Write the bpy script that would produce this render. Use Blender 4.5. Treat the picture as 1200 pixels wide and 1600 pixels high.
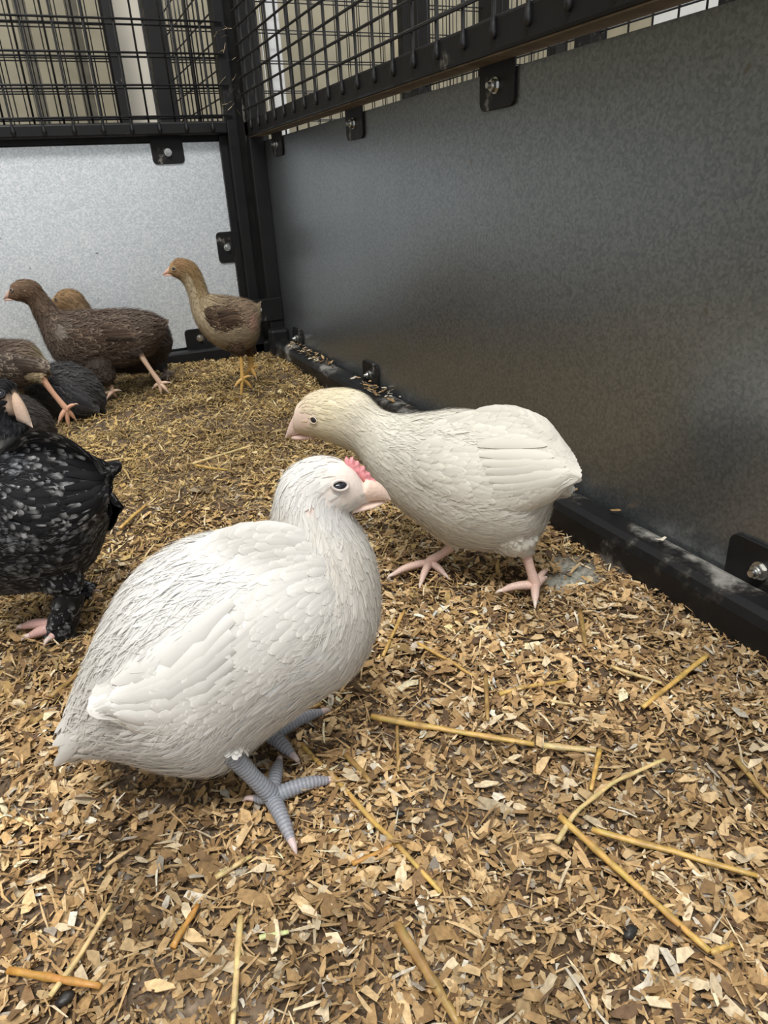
import bpy, bmesh, math, random
import numpy as np
from mathutils import Vector, Matrix
from mathutils.bvhtree import BVHTree

for o in list(bpy.data.objects):
    bpy.data.objects.remove(o)
scene = bpy.context.scene
C = scene.collection

# ---------------------------------------------------------------- camera
cam_d = bpy.data.cameras.new('camera')
cam_d.sensor_fit = 'VERTICAL'
cam_d.sensor_height = 36.0
cam_d.lens = 1091.32 / 1600 * 36.0
cam_d.clip_start = 0.02
cam = bpy.data.objects.new('camera', cam_d)
C.objects.link(cam)
rt = Vector((0.9090407, -0.41350124, -0.05159193))
up = Vector((0.2166583, 0.36324194, 0.90615367))
fw = Vector((0.35595531, 0.83490839, -0.41979019))
m3 = Matrix((rt, up, -fw)).transposed()
cam.matrix_world = Matrix.Translation((0, 0, 0.299)) @ m3.to_4x4()
scene.camera = cam

# ---------------------------------------------------------------- world, lamps, exposure
world = bpy.data.worlds.new('barn_air')
scene.world = world
world.use_nodes = True
bg = world.node_tree.nodes['Background']
bg.inputs['Color'].default_value = (0.93, 0.97, 1.0, 1)
bg.inputs['Strength'].default_value = 0.80

def area_lamp(name, loc, target, sx, sy, power, col):
    d = bpy.data.lights.new(name, 'AREA')
    d.shape = 'RECTANGLE'; d.size = sx; d.size_y = sy; d.energy = power; d.color = col
    o = bpy.data.objects.new(name, d); C.objects.link(o)
    o.location = loc
    o.rotation_euler = (Vector(target) - Vector(loc)).to_track_quat('-Z', 'Y').to_euler()
    return o
# two long ceiling lamps of the barn, one behind the camera, one over the aisle
area_lamp('ceiling_lamp', (-0.5, -0.5, 2.5), (0.1, 0.7, 0), 1.5, 0.35, 58, (1.0, 0.97, 0.92))
area_lamp('ceiling_lamp', (0.7, 1.3, 2.6), (0.3, 1.0, 0), 1.5, 0.35, 22, (1.0, 0.97, 0.92))

vs = scene.view_settings
vs.view_transform = 'Standard'
vs.look = 'None'
vs.gamma = 1.0
vs.use_curve_mapping = False
vs.exposure = 0.22

# ---------------------------------------------------------------- helpers
def tag(o, label=None, cat=None, group=None, kind=None):
    if label: o['label'] = label
    if cat: o['category'] = cat
    if group: o['group'] = group
    if kind: o['kind'] = kind
    return o

def empty(name, loc=(0, 0, 0), rz=0.0, parent=None):
    o = bpy.data.objects.new(name, None); C.objects.link(o)
    o.location = loc; o.rotation_euler = (0, 0, rz); o.empty_display_size = 0.02
    if parent: o.parent = parent
    return o

def link(name, me, mats, parent=None, loc=None, smooth=None):
    if mats is not None and len(me.materials) == 0:
        for m in (mats if isinstance(mats, (list, tuple)) else [mats]):
            me.materials.append(m)
    o = bpy.data.objects.new(name, me); C.objects.link(o)
    if parent: o.parent = parent
    if loc is not None: o.location = loc
    if smooth is not None:
        me.polygons.foreach_set('use_smooth', [smooth] * len(me.polygons))
    return o

def np_mesh(name, V, F, cols=None, norms=None, smooth=True, matidx=None):
    """V (n,3) array, F (k,4) or (k,3) array or a list of such arrays"""
    me = bpy.data.meshes.new(name)
    V = np.asarray(V, np.float32)
    Fs = F if isinstance(F, list) else [F]
    loops = np.concatenate([np.asarray(f, np.int32).ravel() for f in Fs])
    sizes = np.concatenate([np.full(len(f), np.asarray(f).shape[1], np.int32) for f in Fs])
    starts = np.concatenate([[0], np.cumsum(sizes)[:-1]]).astype(np.int32)
    me.vertices.add(len(V)); me.vertices.foreach_set('co', V.ravel())
    me.loops.add(len(loops)); me.loops.foreach_set('vertex_index', loops)
    me.polygons.add(len(sizes)); me.polygons.foreach_set('loop_start', starts)
    me.polygons.foreach_set('loop_total', sizes)
    if matidx is not None: me.polygons.foreach_set('material_index', np.asarray(matidx, np.int32))
    me.polygons.foreach_set('use_smooth', np.full(len(sizes), smooth))
    if cols is not None:
        a = me.color_attributes.new('Col', 'FLOAT_COLOR', 'POINT')
        c4 = np.ones((len(V), 4), np.float32); c4[:, :3] = cols
        a.data.foreach_set('color', c4.ravel())
    me.update(calc_edges=True)
    if norms is not None:
        me.normals_split_custom_set_from_vertices([tuple(q) for q in norms])
    return me

def box_mesh(name, sx, sy, sz, bev=0.0, seg=2):
    bm = bmesh.new(); bmesh.ops.create_cube(bm, size=1)
    bmesh.ops.scale(bm, vec=(sx, sy, sz), verts=bm.verts)
    if bev > 0:
        bmesh.ops.bevel(bm, geom=list(bm.edges), offset=bev, segments=seg, affect='EDGES', profile=0.5)
    me = bpy.data.meshes.new(name); bm.to_mesh(me); bm.free()
    return me

def box(name, lo, hi, mat, parent=None, bev=0.0):
    s = [hi[i] - lo[i] for i in range(3)]
    me = box_mesh(name, s[0], s[1], s[2], bev)
    return link(name, me, mat, parent, [(hi[i] + lo[i]) / 2 for i in range(3)], smooth=False)

# ---------------------------------------------------------------- materials
def new_mat(name):
    m = bpy.data.materials.new(name); m.use_nodes = True
    nt = m.node_tree; b = nt.nodes['Principled BSDF']
    return m, nt, b

def add(nt, typ, **kw):
    n = nt.nodes.new(typ)
    for k, v in kw.items():
        if k in n.inputs: n.inputs[k].default_value = v
        else: setattr(n, k, v)
    return n

def ramp(nt, src, stops):
    r = nt.nodes.new('ShaderNodeValToRGB')
    el = r.color_ramp.elements
    while len(el) < len(stops): el.new(0.5)
    for e, (p, c) in zip(el, stops):
        e.position = p; e.color = tuple(c) + (1,) if len(c) == 3 else c
    nt.links.new(src, r.inputs['Fac'])
    return r.outputs['Color']

def objco(nt):
    return nt.nodes.new('ShaderNodeTexCoord').outputs['Object']

def simple_mat(name, col, rough=0.6, var=0.15, scale=60, metal=0.0, bump=0.0, spec=0.5):
    m, nt, b = new_mat(name)
    co = objco(nt)
    n = add(nt, 'ShaderNodeTexNoise', Scale=scale, Detail=5.0); nt.links.new(co, n.inputs['Vector'])
    lo = tuple(c * (1 - var) for c in col); hi = tuple(min(1, c * (1 + var)) for c in col)
    nt.links.new(ramp(nt, n.outputs['Fac'], [(0.3, lo), (0.7, hi)]), b.inputs['Base Color'])
    b.inputs['Roughness'].default_value = rough; b.inputs['Metallic'].default_value = metal
    b.inputs['Specular IOR Level'].default_value = spec
    if bump:
        bp = add(nt, 'ShaderNodeBump', Strength=bump, Distance=0.001)
        nt.links.new(n.outputs['Fac'], bp.inputs['Height']); nt.links.new(bp.outputs['Normal'], b.inputs['Normal'])
    return m

def galv_mat(name, c0, c1, r0, r1, metal):
    m, nt, b = new_mat(name)
    co = objco(nt)
    v = add(nt, 'ShaderNodeTexVoronoi', Scale=420.0); nt.links.new(co, v.inputs['Vector'])
    n = add(nt, 'ShaderNodeTexNoise', Scale=330.0, Detail=6.0, Roughness=0.7); nt.links.new(co, n.inputs['Vector'])
    n2 = add(nt, 'ShaderNodeTexNoise', Scale=9.0, Detail=3.0); nt.links.new(co, n2.inputs['Vector'])
    mx = add(nt, 'ShaderNodeMath', operation='ADD'); sp = nt.nodes.new('ShaderNodeSeparateColor')
    nt.links.new(v.outputs['Color'], sp.inputs['Color'])
    a1 = add(nt, 'ShaderNodeMath', operation='MULTIPLY'); a1.inputs[1].default_value = 0.3
    nt.links.new(sp.outputs['Red'], a1.inputs[0])
    a2 = add(nt, 'ShaderNodeMath', operation='MULTIPLY'); a2.inputs[1].default_value = 0.7
    nt.links.new(n.outputs['Fac'], a2.inputs[0])
    nt.links.new(a1.outputs[0], mx.inputs[0]); nt.links.new(a2.outputs[0], mx.inputs[1])
    colr = ramp(nt, mx.outputs[0], [(0.36, c0), (0.66, c1)])
    # sparse dark and pale specks of dirt
    n3 = add(nt, 'ShaderNodeTexNoise', Scale=55.0, Detail=2.0, Roughness=0.6); nt.links.new(co, n3.inputs['Vector'])
    speck = ramp(nt, n3.outputs['Fac'], [(0.70, (0, 0, 0)), (0.74, (1, 1, 1))])
    mixc = add(nt, 'ShaderNodeMix', data_type='RGBA')
    nt.links.new(speck, mixc.inputs['Factor']); nt.links.new(colr, mixc.inputs['A'])
    mixc.inputs['B'].default_value = (0.20, 0.19, 0.17, 1)
    nt.links.new(mixc.outputs['Result'], b.inputs['Base Color'])
    b.inputs['Metallic'].default_value = metal
    mr = nt.nodes.new('ShaderNodeMapRange'); mr.inputs['To Min'].default_value = r0; mr.inputs['To Max'].default_value = r1
    ad = add(nt, 'ShaderNodeMath', operation='ADD')
    hm = add(nt, 'ShaderNodeMath', operation='MULTIPLY'); hm.inputs[1].default_value = 0.5
    hm2 = add(nt, 'ShaderNodeMath', operation='MULTIPLY'); hm2.inputs[1].default_value = 0.5
    nt.links.new(n2.outputs['Fac'], hm.inputs[0]); nt.links.new(mx.outputs[0], hm2.inputs[0])
    nt.links.new(hm.outputs[0], ad.inputs[0]); nt.links.new(hm2.outputs[0], ad.inputs[1])
    nt.links.new(ad.outputs[0], mr.inputs['Value']); nt.links.new(mr.outputs['Result'], b.inputs['Roughness'])
    bp = add(nt, 'ShaderNodeBump', Strength=0.12, Distance=0.0006)
    nt.links.new(mx.outputs[0], bp.inputs['Height']); nt.links.new(bp.outputs['Normal'], b.inputs['Normal'])
    return m

def attr_mat(name, rough=0.8, trans=0.0, spec=0.2, sheen=0.0, grain=0.0, gscale=900.0, bump=0.0):
    m, nt, b = new_mat(name)
    a = nt.nodes.new('ShaderNodeAttribute'); a.attribute_name = 'Col'
    src = a.outputs['Color']
    if grain:
        co = objco(nt)
        n = add(nt, 'ShaderNodeTexNoise', Scale=gscale, Detail=3.0); nt.links.new(co, n.inputs['Vector'])
        g = ramp(nt, n.outputs['Fac'], [(0.3, (1 - grain,) * 3), (0.7, (1, 1, 1))])
        mx = add(nt, 'ShaderNodeMix', data_type='RGBA', blend_type='MULTIPLY'); mx.inputs['Factor'].default_value = 1.0
        nt.links.new(src, mx.inputs['A']); nt.links.new(g, mx.inputs['B']); src = mx.outputs['Result']
        if bump:
            bp = add(nt, 'ShaderNodeBump', Strength=bump, Distance=0.001)
            nt.links.new(n.outputs['Fac'], bp.inputs['Height']); nt.links.new(bp.outputs['Normal'], b.inputs['Normal'])
    nt.links.new(src, b.inputs['Base Color'])
    b.inputs['Roughness'].default_value = rough; b.inputs['Specular IOR Level'].default_value = spec
    if sheen: b.inputs['Sheen Weight'].default_value = sheen
    if trans:
        t = nt.nodes.new('ShaderNodeBsdfTranslucent'); nt.links.new(src, t.inputs['Color'])
        mix = nt.nodes.new('ShaderNodeMixShader'); mix.inputs['Fac'].default_value = trans
        out = nt.nodes['Material Output']
        nt.links.new(b.outputs['BSDF'], mix.inputs[1]); nt.links.new(t.outputs['BSDF'], mix.inputs[2])
        nt.links.new(mix.outputs['Shader'], out.inputs['Surface'])
    return m

def black_metal(name, d0, d1):
    m, nt, b = new_mat(name)
    co = objco(nt)
    n = add(nt, 'ShaderNodeTexNoise', Scale=26.0, Detail=8.0, Roughness=0.7); nt.links.new(co, n.inputs['Vector'])
    n2 = add(nt, 'ShaderNodeTexNoise', Scale=7.0, Detail=4.0); nt.links.new(co, n2.inputs['Vector'])
    mul = add(nt, 'ShaderNodeMath', operation='MULTIPLY')
    nt.links.new(n.outputs['Fac'], mul.inputs[0]); nt.links.new(n2.outputs['Fac'], mul.inputs[1])
    nt.links.new(ramp(nt, mul.outputs[0], [(0.0, (0.006, 0.006, 0.007)), (d0 - 0.03, (0.010, 0.0095, 0.010)), (d0, (0.03, 0.027, 0.024)), (d1, (0.26, 0.25, 0.23))]), b.inputs['Base Color'])
    nt.links.new(ramp(nt, n.outputs['Fac'], [(0.3, (0.36,) * 3), (0.7, (0.62,) * 3)]), b.inputs['Roughness'])
    b.inputs['Specular IOR Level'].default_value = 0.28
    bp = add(nt, 'ShaderNodeBump', Strength=0.25, Distance=0.001)
    nt.links.new(n.outputs['Fac'], bp.inputs['Height']); nt.links.new(bp.outputs['Normal'], b.inputs['Normal'])
    return m

M = {}
M['black'] = black_metal('black_powder_coat', 0.37, 0.43)
M['black_dirty'] = black_metal('scuffed_black_coat', 0.29, 0.37)
M['litter_bounce'] = simple_mat('litter_bounce_brown', (0.115, 0.085, 0.052), 0.9, 0.3, 40)  # brown light thrown up by the litter, painted as a colour
M['grey_board'] = simple_mat('dull_board', (0.17, 0.155, 0.12), 0.85, 0.2, 20)
M['wire'] = simple_mat('black_wire', (0.014, 0.014, 0.016), 0.32, 0.4, 90, spec=0.5)
M['galv_right'] = galv_mat('dark_galvanised_steel', (0.195, 0.21, 0.218), (0.285, 0.302, 0.312), 0.22, 0.40, 0.82)  # darker base tone than the back panel's steel
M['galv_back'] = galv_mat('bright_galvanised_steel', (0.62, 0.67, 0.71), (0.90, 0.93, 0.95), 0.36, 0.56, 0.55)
M['zinc'] = simple_mat('zinc_bolt', (0.62, 0.62, 0.60), 0.28, 0.15, 200, metal=1.0)
M['plastic_cap'] = simple_mat('pale_cap', (0.72, 0.74, 0.70), 0.5, 0.05, 200)
M['cream_board'] = simple_mat('cream_board', (0.42, 0.38, 0.28), 0.8, 0.10, 14)
M['cream_pillar'] = simple_mat('cream_paint', (0.62, 0.58, 0.50), 0.7, 0.05, 10)
M['white_board'] = simple_mat('white_board', (0.85, 0.86, 0.86), 0.6, 0.03, 10)
M['concrete'] = simple_mat('concrete', (0.30, 0.29, 0.27), 0.9, 0.2, 20)
M['feather'] = attr_mat('plumage_feathers', 0.72, trans=0.22, spec=0.18, sheen=0.1)
M['skin'] = attr_mat('downy_skin', 0.8, spec=0.15, grain=0.12, gscale=500)
M['leg'] = attr_mat('leg_scales', 0.45, spec=0.4, grain=0.18, gscale=700, bump=0.2)
M['chips'] = attr_mat('wood_shavings', 0.72, spec=0.25, grain=0.35, gscale=420, bump=0.3)
M['straw'] = attr_mat('straw', 0.42, spec=0.5, grain=0.3, gscale=300, bump=0.15)
M['soil'] = attr_mat('trodden_litter', 0.95, spec=0.1, grain=0.6, gscale=260, bump=0.9)

def mat_eye():
    m, nt, b = new_mat('bird_eye')
    co = nt.nodes.new('ShaderNodeTexCoord').outputs['Generated']
    b.inputs['Base Color'].default_value = (0.012, 0.012, 0.016, 1)
    n = add(nt, 'ShaderNodeTexNoise', Scale=8.0); nt.links.new(co, n.inputs['Vector'])
    nt.links.new(ramp(nt, n.outputs['Fac'], [(0.3, (0.008, 0.008, 0.012)), (0.8, (0.05, 0.05, 0.065))]), b.inputs['Base Color'])
    b.inputs['Roughness'].default_value = 0.08
    return m
M['eye'] = mat_eye()

# ================================================================ the pen: walls
XR, YB = 0.382, 1.46          # inner faces of the right and back frames
RAIL = 0.027

def cyl_mesh(name, r, l, axis, seg=6):
    V, F = [], []
    for e in (0, 1):
        for k in range(seg):
            a = 2 * math.pi * k / seg
            c, s = r * math.cos(a), r * math.sin(a)
            V.append({'x': (e * l, c, s), 'y': (s, e * l, c), 'z': (c, s, e * l)}[axis])
    for k in range(seg):
        F.append((k, (k + 1) % seg, seg + (k + 1) % seg, seg + k))
    me = bpy.data.meshes.new(name)
    me.from_pydata(V, [], F + [tuple(range(seg))[::-1], tuple(range(seg, 2 * seg))])
    me.polygons.foreach_set('use_smooth', [True] * len(me.polygons))
    return me

def weld_wire(name, r, l, seg=8):
    """upright wire whose lower end is flattened into a weld bead"""
    prof = [(0.0, 0.6), (0.002, 1.9), (0.006, 2.1), (0.011, 1.5), (0.016, 1.0), (l, 1.0)]
    V = [(r * k * math.cos(2 * math.pi * q / seg), r * k * math.sin(2 * math.pi * q / seg), z) for z, k in prof for q in range(seg)]
    F = [(i * seg + q, i * seg + (q + 1) % seg, (i + 1) * seg + (q + 1) % seg, (i + 1) * seg + q) for i in range(len(prof) - 1) for q in range(seg)]
    me = bpy.data.meshes.new(name)
    me.from_pydata(V, [], F + [tuple(range(seg))[::-1]])
    me.polygons.foreach_set('use_smooth', [True] * len(me.polygons))
    return me

def wires(parent, mesh, positions, mat):
    if not mesh.materials: mesh.materials.append(mat)
    for p in positions:
        o = bpy.data.objects.new('wire', mesh); C.objects.link(o); o.parent = parent; o.location = p

def tab_mesh(w, h, t, rad=0.008):
    """rounded mounting tab in the xz plane, hanging from z=0 downwards, thickness along y"""
    pts = [(-w / 2, 0)]
    for k in range(6):
        a = math.pi + k / 5 * math.pi / 2
        pts.append((-w / 2 + rad + rad * math.cos(a), -h + rad + rad * math.sin(a)))
    for k in range(6):
        a = 1.5 * math.pi + k / 5 * math.pi / 2
        pts.append((w / 2 - rad + rad * math.cos(a), -h + rad + rad * math.sin(a)))
    pts.append((w / 2, 0))
    bm = bmesh.new()
    f = bm.faces.new([bm.verts.new((x, -t / 2, z)) for x, z in pts])
    r = bmesh.ops.extrude_face_region(bm, geom=[f])
    bmesh.ops.translate(bm, vec=(0, t, 0), verts=[v for v in r['geom'] if isinstance(v, bmesh.types.BMVert)])
    bmesh.ops.recalc_face_normals(bm, faces=bm.faces)
    bmesh.ops.bevel(bm, geom=list(bm.edges), offset=0.0006, segments=1, affect='EDGES')
    me = bpy.data.meshes.new('mounting_tab'); bm.to_mesh(me); bm.free()
    return me

def bolt_mesh():
    """dome washer, hex nut and threaded tip pointing to -y"""
    bm = bmesh.new()
    def disc(r, y0, y1, seg, r2=None):
        g = bmesh.ops.create_cone(bm, cap_ends=True, segments=seg, radius1=r, radius2=r2 if r2 else r, depth=y1 - y0)
        bmesh.ops.rotate(bm, cent=(0, 0, 0), matrix=Matrix.Rotation(math.pi / 2, 3, 'X'), verts=g['verts'])
        bmesh.ops.translate(bm, vec=(0, -(y0 + y1) / 2, 0), verts=g['verts'])
    disc(0.0068, 0.0, 0.0012, 24)
    disc(0.0054, 0.0012, 0.0052, 6)
    disc(0.0046, 0.0052, 0.0062, 24, 0.0042)
    disc(0.0029, 0.0062, 0.0100, 16, 0.0025)
    me = bpy.data.meshes.new('bolt'); bm.to_mesh(me); bm.free()
    me.materials.append(M['zinc'])
    return me
BOLT = bolt_mesh()
TAB = tab_mesh(0.058, 0.040, 0.003); TAB.materials.append(M['black'])

def tab(parent, loc, rot, boltz=-0.021):
    o = bpy.data.objects.new('mounting_tab', TAB); C.objects.link(o); o.parent = parent
    o.location = loc; o.rotation_euler = rot
    b = bpy.data.objects.new('bolt', BOLT); C.objects.link(b); b.parent = o
    b.location = (0, -0.0015, boltz)
    b['label'] = 'shiny zinc nut and bolt end'
    return o

# ---- right wall
wr = tag(empty('wall_right', (XR, 0.7, 0)), kind='structure')
def R(p): return (p[0] - XR, p[1] - 0.7, p[2])
def rbox(name, lo, hi, mat, bev=0.0, parent=wr): return box(name, R(lo), R(hi), mat, parent, bev)
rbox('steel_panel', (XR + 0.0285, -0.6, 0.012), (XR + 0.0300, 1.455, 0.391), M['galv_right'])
rbox('top_rail', (XR, -0.6, 0.3985), (XR + 0.029, 1.457, 0.4260), M['black'], 0.003)
rbox('rail_bounce_strip', (XR + 0.002, -0.6, 0.3975), (XR + 0.0275, 1.457, 0.3988), M['litter_bounce'])  # thin added strip, its brown stands in for litter light under the rail
rbox('bottom_rail', (XR - 0.006, -0.6, -0.02), (XR + 0.0275, 1.457, 0.0300), M['black_dirty'], 0.009)
rbox('post', (XR, 1.430, 0.0), (XR + 0.029, 1.457, 0.95), M['black'], 0.002)
rbox('upper_rail', (XR, -0.6, 0.923), (XR + 0.029, 1.457, 0.95), M['black'], 0.003)
for y in (1.342, 0.983, 0.636, 0.29, -0.06):
    tab(wr, R((XR + 0.0265, y, 0.4005)), (0, 0, -math.pi / 2))
    tab(wr, R((XR + 0.0265, y - 0.004, 0.0205)), (math.pi, 0, -math.pi / 2) if False else (0, math.pi, -math.pi / 2))
tab(wr, R((XR + 0.0265, 1.434, 0.209)), (math.radians(90) * 0, math.radians(90), -math.pi / 2))
wires(wr, weld_wire('wire_v', 0.0019, 0.51), [R((XR - 0.0012, 0.05 * k, 0.4085)) for k in range(-4, 29)], M['wire'])
wires(wr, cyl_mesh('wire_h', 0.0019, 2.0, 'y'), [R((XR - 0.0044, -0.57, 0.441 + 0.0248 * k)) for k in range(20)], M['wire'])

# ---- back wall
wb = tag(empty('wall_back', (0, YB, 0)), kind='structure')
def B(p): return (p[0], p[1] - YB, p[2])
def bbox(name, lo, hi, mat, bev=0.0, parent=wb): return box(name, B(lo), B(hi), mat, parent, bev)
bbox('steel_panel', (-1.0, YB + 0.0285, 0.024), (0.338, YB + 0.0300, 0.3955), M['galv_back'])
bbox('top_rail', (-1.0, YB, 0.4065), (0.352, YB + 0.027, 0.4270), M['black'], 0.003)
bbox('bottom_rail', (-1.0, YB, -0.02), (0.405, YB + 0.027, 0.0200), M['black'], 0.004)
bbox('post', (0.351, YB, 0.0), (0.3715, YB + 0.027, 0.95), M['black'], 0.002)
bbox('post_side_shade', (0.338, YB + 0.020, 0.0), (0.352, YB + 0.0285, 0.406), M['black'], 0.001)  # black strip standing in for the post's side and the shadow beside the panel
bbox('upper_rail', (-1.0, YB, 0.923), (0.352, YB + 0.027, 0.95), M['black'], 0.003)
for x in (0.2405, -0.11, -0.46, -0.81):
    tab(wb, B((x, YB + 0.0265, 0.4010)), (0, 0, 0))
    tab(wb, B((x + 0.004, YB + 0.0265, 0.0190)), (0, math.pi, 0))
tab(wb, B((0.347, YB + 0.0265, 0.2085)), (0, math.radians(90), 0))
wires(wb, weld_wire('wire_v', 0.0019, 0.51), [B((0.0375 + 0.0478 * k, YB - 0.0012, 0.4105)) for k in range(-20, 7)], M['wire'])
wires(wb, cyl_mesh('wire_h', 0.0019, 1.343, 'x'), [B((-0.98, YB - 0.0044, 0.4355 + 0.0478 * k)) for k in range(10)], M['wire'])
# corner joining plate at the foot of the posts, with a pale cap on its bolt
cp = bbox('corner_plate', (0.347, YB - 0.0335, 0.066), (0.409, YB - 0.0305, 0.110), M['black'], 0.001)
capm = cyl_mesh('bolt_cap', 0.0065, 0.003, 'y', 20)
cc = link('bolt_cap', capm, M['plastic_cap'], cp, (0.3588 - 0.378, -0.0045, 0.0903 - 0.088))
bbox('corner_foot', (0.372, YB - 0.060, 0.0), (0.410, YB - 0.032, 0.052), M['black'], 0.006)

# ---- left wall, out of the picture
wl = tag(empty('wall_left', (-1.02, 0.5, 0)), kind='structure')
box('steel_panel', (-0.0015, -1.0, 0.012), (0, 0.96, 0.391), M['galv_right'], wl)
box('top_rail', (-0.001, -1.0, 0.3985), (0.027, 0.96, 0.426), M['black'], wl, 0.003)
box('bottom_rail', (-0.001, -1.0, -0.02), (0.027, 0.96, 0.03), M['black'], wl, 0.006)
box('upper_rail', (-0.001, -1.0, 0.923), (0.027, 0.96, 0.95), M['black'], wl, 0.003)
wires(wl, cyl_mesh('wire_v', 0.0015, 0.5, 'z'), [(0.028, -0.95 + 0.05 * k, 0.4135) for k in range(38)], M['wire'])
wires(wl, cyl_mesh('wire_h', 0.0015, 1.94, 'y'), [(0.031, -0.99, 0.441 + 0.05 * k) for k in range(10)], M['wire'])

# ---------------------------------------------------------------- what lies beyond the pen
pb = tag(empty('mesh_partition', (0, YB + 0.041, 0)), 'black wire mesh side of the next pen, close behind the back wall', 'mesh panel')
wires(pb, cyl_mesh('wire_v', 0.0018, 0.52, 'z'), [(0.0265 + 0.0478 * k, 0, 0.42) for k in range(-20, 8)], M['wire'])
wires(pb, cyl_mesh('wire_h', 0.0018, 1.36, 'x'), [(-0.98, 0.002, 0.4365 + 0.0478 * k) for k in range(10)], M['wire'])
box('rail', (-1.0, -0.008, 0.395), (0.38, 0.019, 0.421), M['black'], pb, 0.003)
box('post', (0.374, -0.008, 0.0), (0.400, 0.019, 0.95), M['black'], pb, 0.002)
box('steel_panel', (-1.0, 0.0, 0.0), (0.37, 0.0015, 0.385), M['galv_right'], pb)

ps = tag(empty('mesh_partition', (0.402, 1.53, 0)), 'black wire mesh side running away behind the pen corner', 'mesh panel')
wires(ps, cyl_mesh('wire_v', 0.0018, 0.52, 'z'), [(0, 0.02 + 0.05 * k, 0.42) for k in range(14)], M['wire'])
wires(ps, cyl_mesh('wire_h', 0.0018, 0.70, 'y'), [(0.002, 0.0, 0.441 + 0.05 * k) for k in range(10)], M['wire'])
box('rail', (-0.012, 0.0, 0.395), (0.014, 0.70, 0.421), M['black'], ps, 0.003)
box('post', (-0.045, 0.69, 0.0), (0.005, 0.73, 0.95), M['black'], ps, 0.002)

YF = 2.30
pf = tag(empty('mesh_partition', (0, YF, 0)), 'far black wire mesh of narrow cells on the row of pens behind', 'mesh panel')
for dy, ph in ((0.0, 0.0), (0.045, 0.012)):
    wires(pf, cyl_mesh('wire_v', 0.0016, 0.75, 'z'), [(-0.60 + ph + 0.037 * k, dy, 0.42) for k in range(64) if not 0.27 < -0.60 + 0.037 * k < 0.41], M['wire'])
    wires(pf, cyl_mesh('wire_hl', 0.0018, 0.88, 'x'), [(-0.61, dy + 0.003, 0.50 + 0.0755 * k) for k in range(9)], M['wire'])
    wires(pf, cyl_mesh('wire_hr', 0.0018, 1.38, 'x'), [(0.41, dy + 0.003, 0.50 + 0.0755 * k) for k in range(9)], M['wire'])
for x0, w in ((0.262, 0.028), (-0.09, 0.018), (0.585, 0.088), (1.13, 0.05), (1.42, 0.06), (1.70, 0.05)):
    box('post', (x0, -0.01, 0.0), (x0 + w, 0.03, 1.2), M['black'], pf, 0.002)
box('rail', (-0.62, -0.01, 0.36), (0.262, 0.02, 0.42), M['black'], pf, 0.002)
box('rail', (0.41, -0.01, 0.36), (1.80, 0.02, 0.42), M['black'], pf, 0.002)

tag(box('pillar', (0.306, 2.42, 0.0), (0.402, 2.50, 2.4), M['cream_pillar'], None, 0.004), 'pale cream pillar behind the mesh at the back', 'pillar')
for x0, lab in ((0.055, 'dull grey board behind the back mesh, left of two'), (0.185, 'dull grey board behind the back mesh, right of two')):
    tag(box('upright', (x0, 2.45, 0.0), (x0 + 0.032, 2.47, 2.4), M['grey_board'], None, 0.002), lab, 'upright')
tag(box('upright', (0.735, 2.40, 0.0), (0.775, 2.43, 2.4), M['white_board'], None, 0.003), 'narrow bluish white upright behind the right mesh', 'upright')
wf = tag(empty('wall_far', (0, 3.0, 0)), kind='structure')
for k in range(11):
    box('board', (-2.6 + 0.5 * k, 0, 0), (-2.6 + 0.5 * k + 0.494, 0.02, 2.6), M['cream_board'], wf, 0.003)
ws = tag(empty('wall_side', (2.3, 0, 0)), kind='structure')
for k in range(8):
    white = k in (4, 5, 6)
    box('board', (0, -1.0 + 0.5 * k, 0), (0.02, -1.0 + 0.5 * k + 0.494, 2.6), M['white_board'] if white else M['cream_board'], ws, 0.003)
wo = tag(empty('wall_opposite', (-2.4, 0, 0)), kind='structure')
for k in range(8):
    box('board', (-0.02, -1.0 + 0.5 * k, 0), (0, -1.0 + 0.5 * k + 0.494, 2.6), M['cream_board'], wo, 0.003)
pr_ = tag(empty('mesh_partition', (1.05, 0, 0)), 'black wire mesh across the aisle seen below the right rail', 'mesh panel')
wires(pr_, cyl_mesh('wire_v', 0.002, 0.7, 'z'), [(0, 0.9 + 0.06 * k, 0.35) for k in range(20)], M['wire'])
wires(pr_, cyl_mesh('wire_h', 0.002, 1.25, 'y'), [(0.003, 0.88, 0.40 + 0.075 * k) for k in range(9)], M['wire'])
for y in (0.93, 1.28, 1.62, 2.0):
    box('post', (-0.02, y, 0), (0.02, y + 0.05, 1.1), M['black'], pr_, 0.002)
mb, nt, b = new_mat('warm_bulb')
b.inputs['Emission Color'].default_value = (1.0, 0.75, 0.4, 1); b.inputs['Emission Strength'].default_value = 6
bm = bmesh.new(); bmesh.ops.create_uvsphere(bm, u_segments=12, v_segments=8, radius=0.008)
bmesh.ops.scale(bm, vec=(1, 1, 1.5), verts=bm.verts)
me = bpy.data.meshes.new('indicator_bulb'); bm.to_mesh(me); bm.free()
tag(link('indicator_bulb', me, mb, None, (1.475, 2.95, 0.822), True), 'tiny warm glowing bulb on the far wall behind the right mesh', 'light')
tag(box('barn_floor', (-2.4, -1.2, -0.06), (2.3, 3.0, -0.02), M['concrete']), kind='structure')

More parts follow.
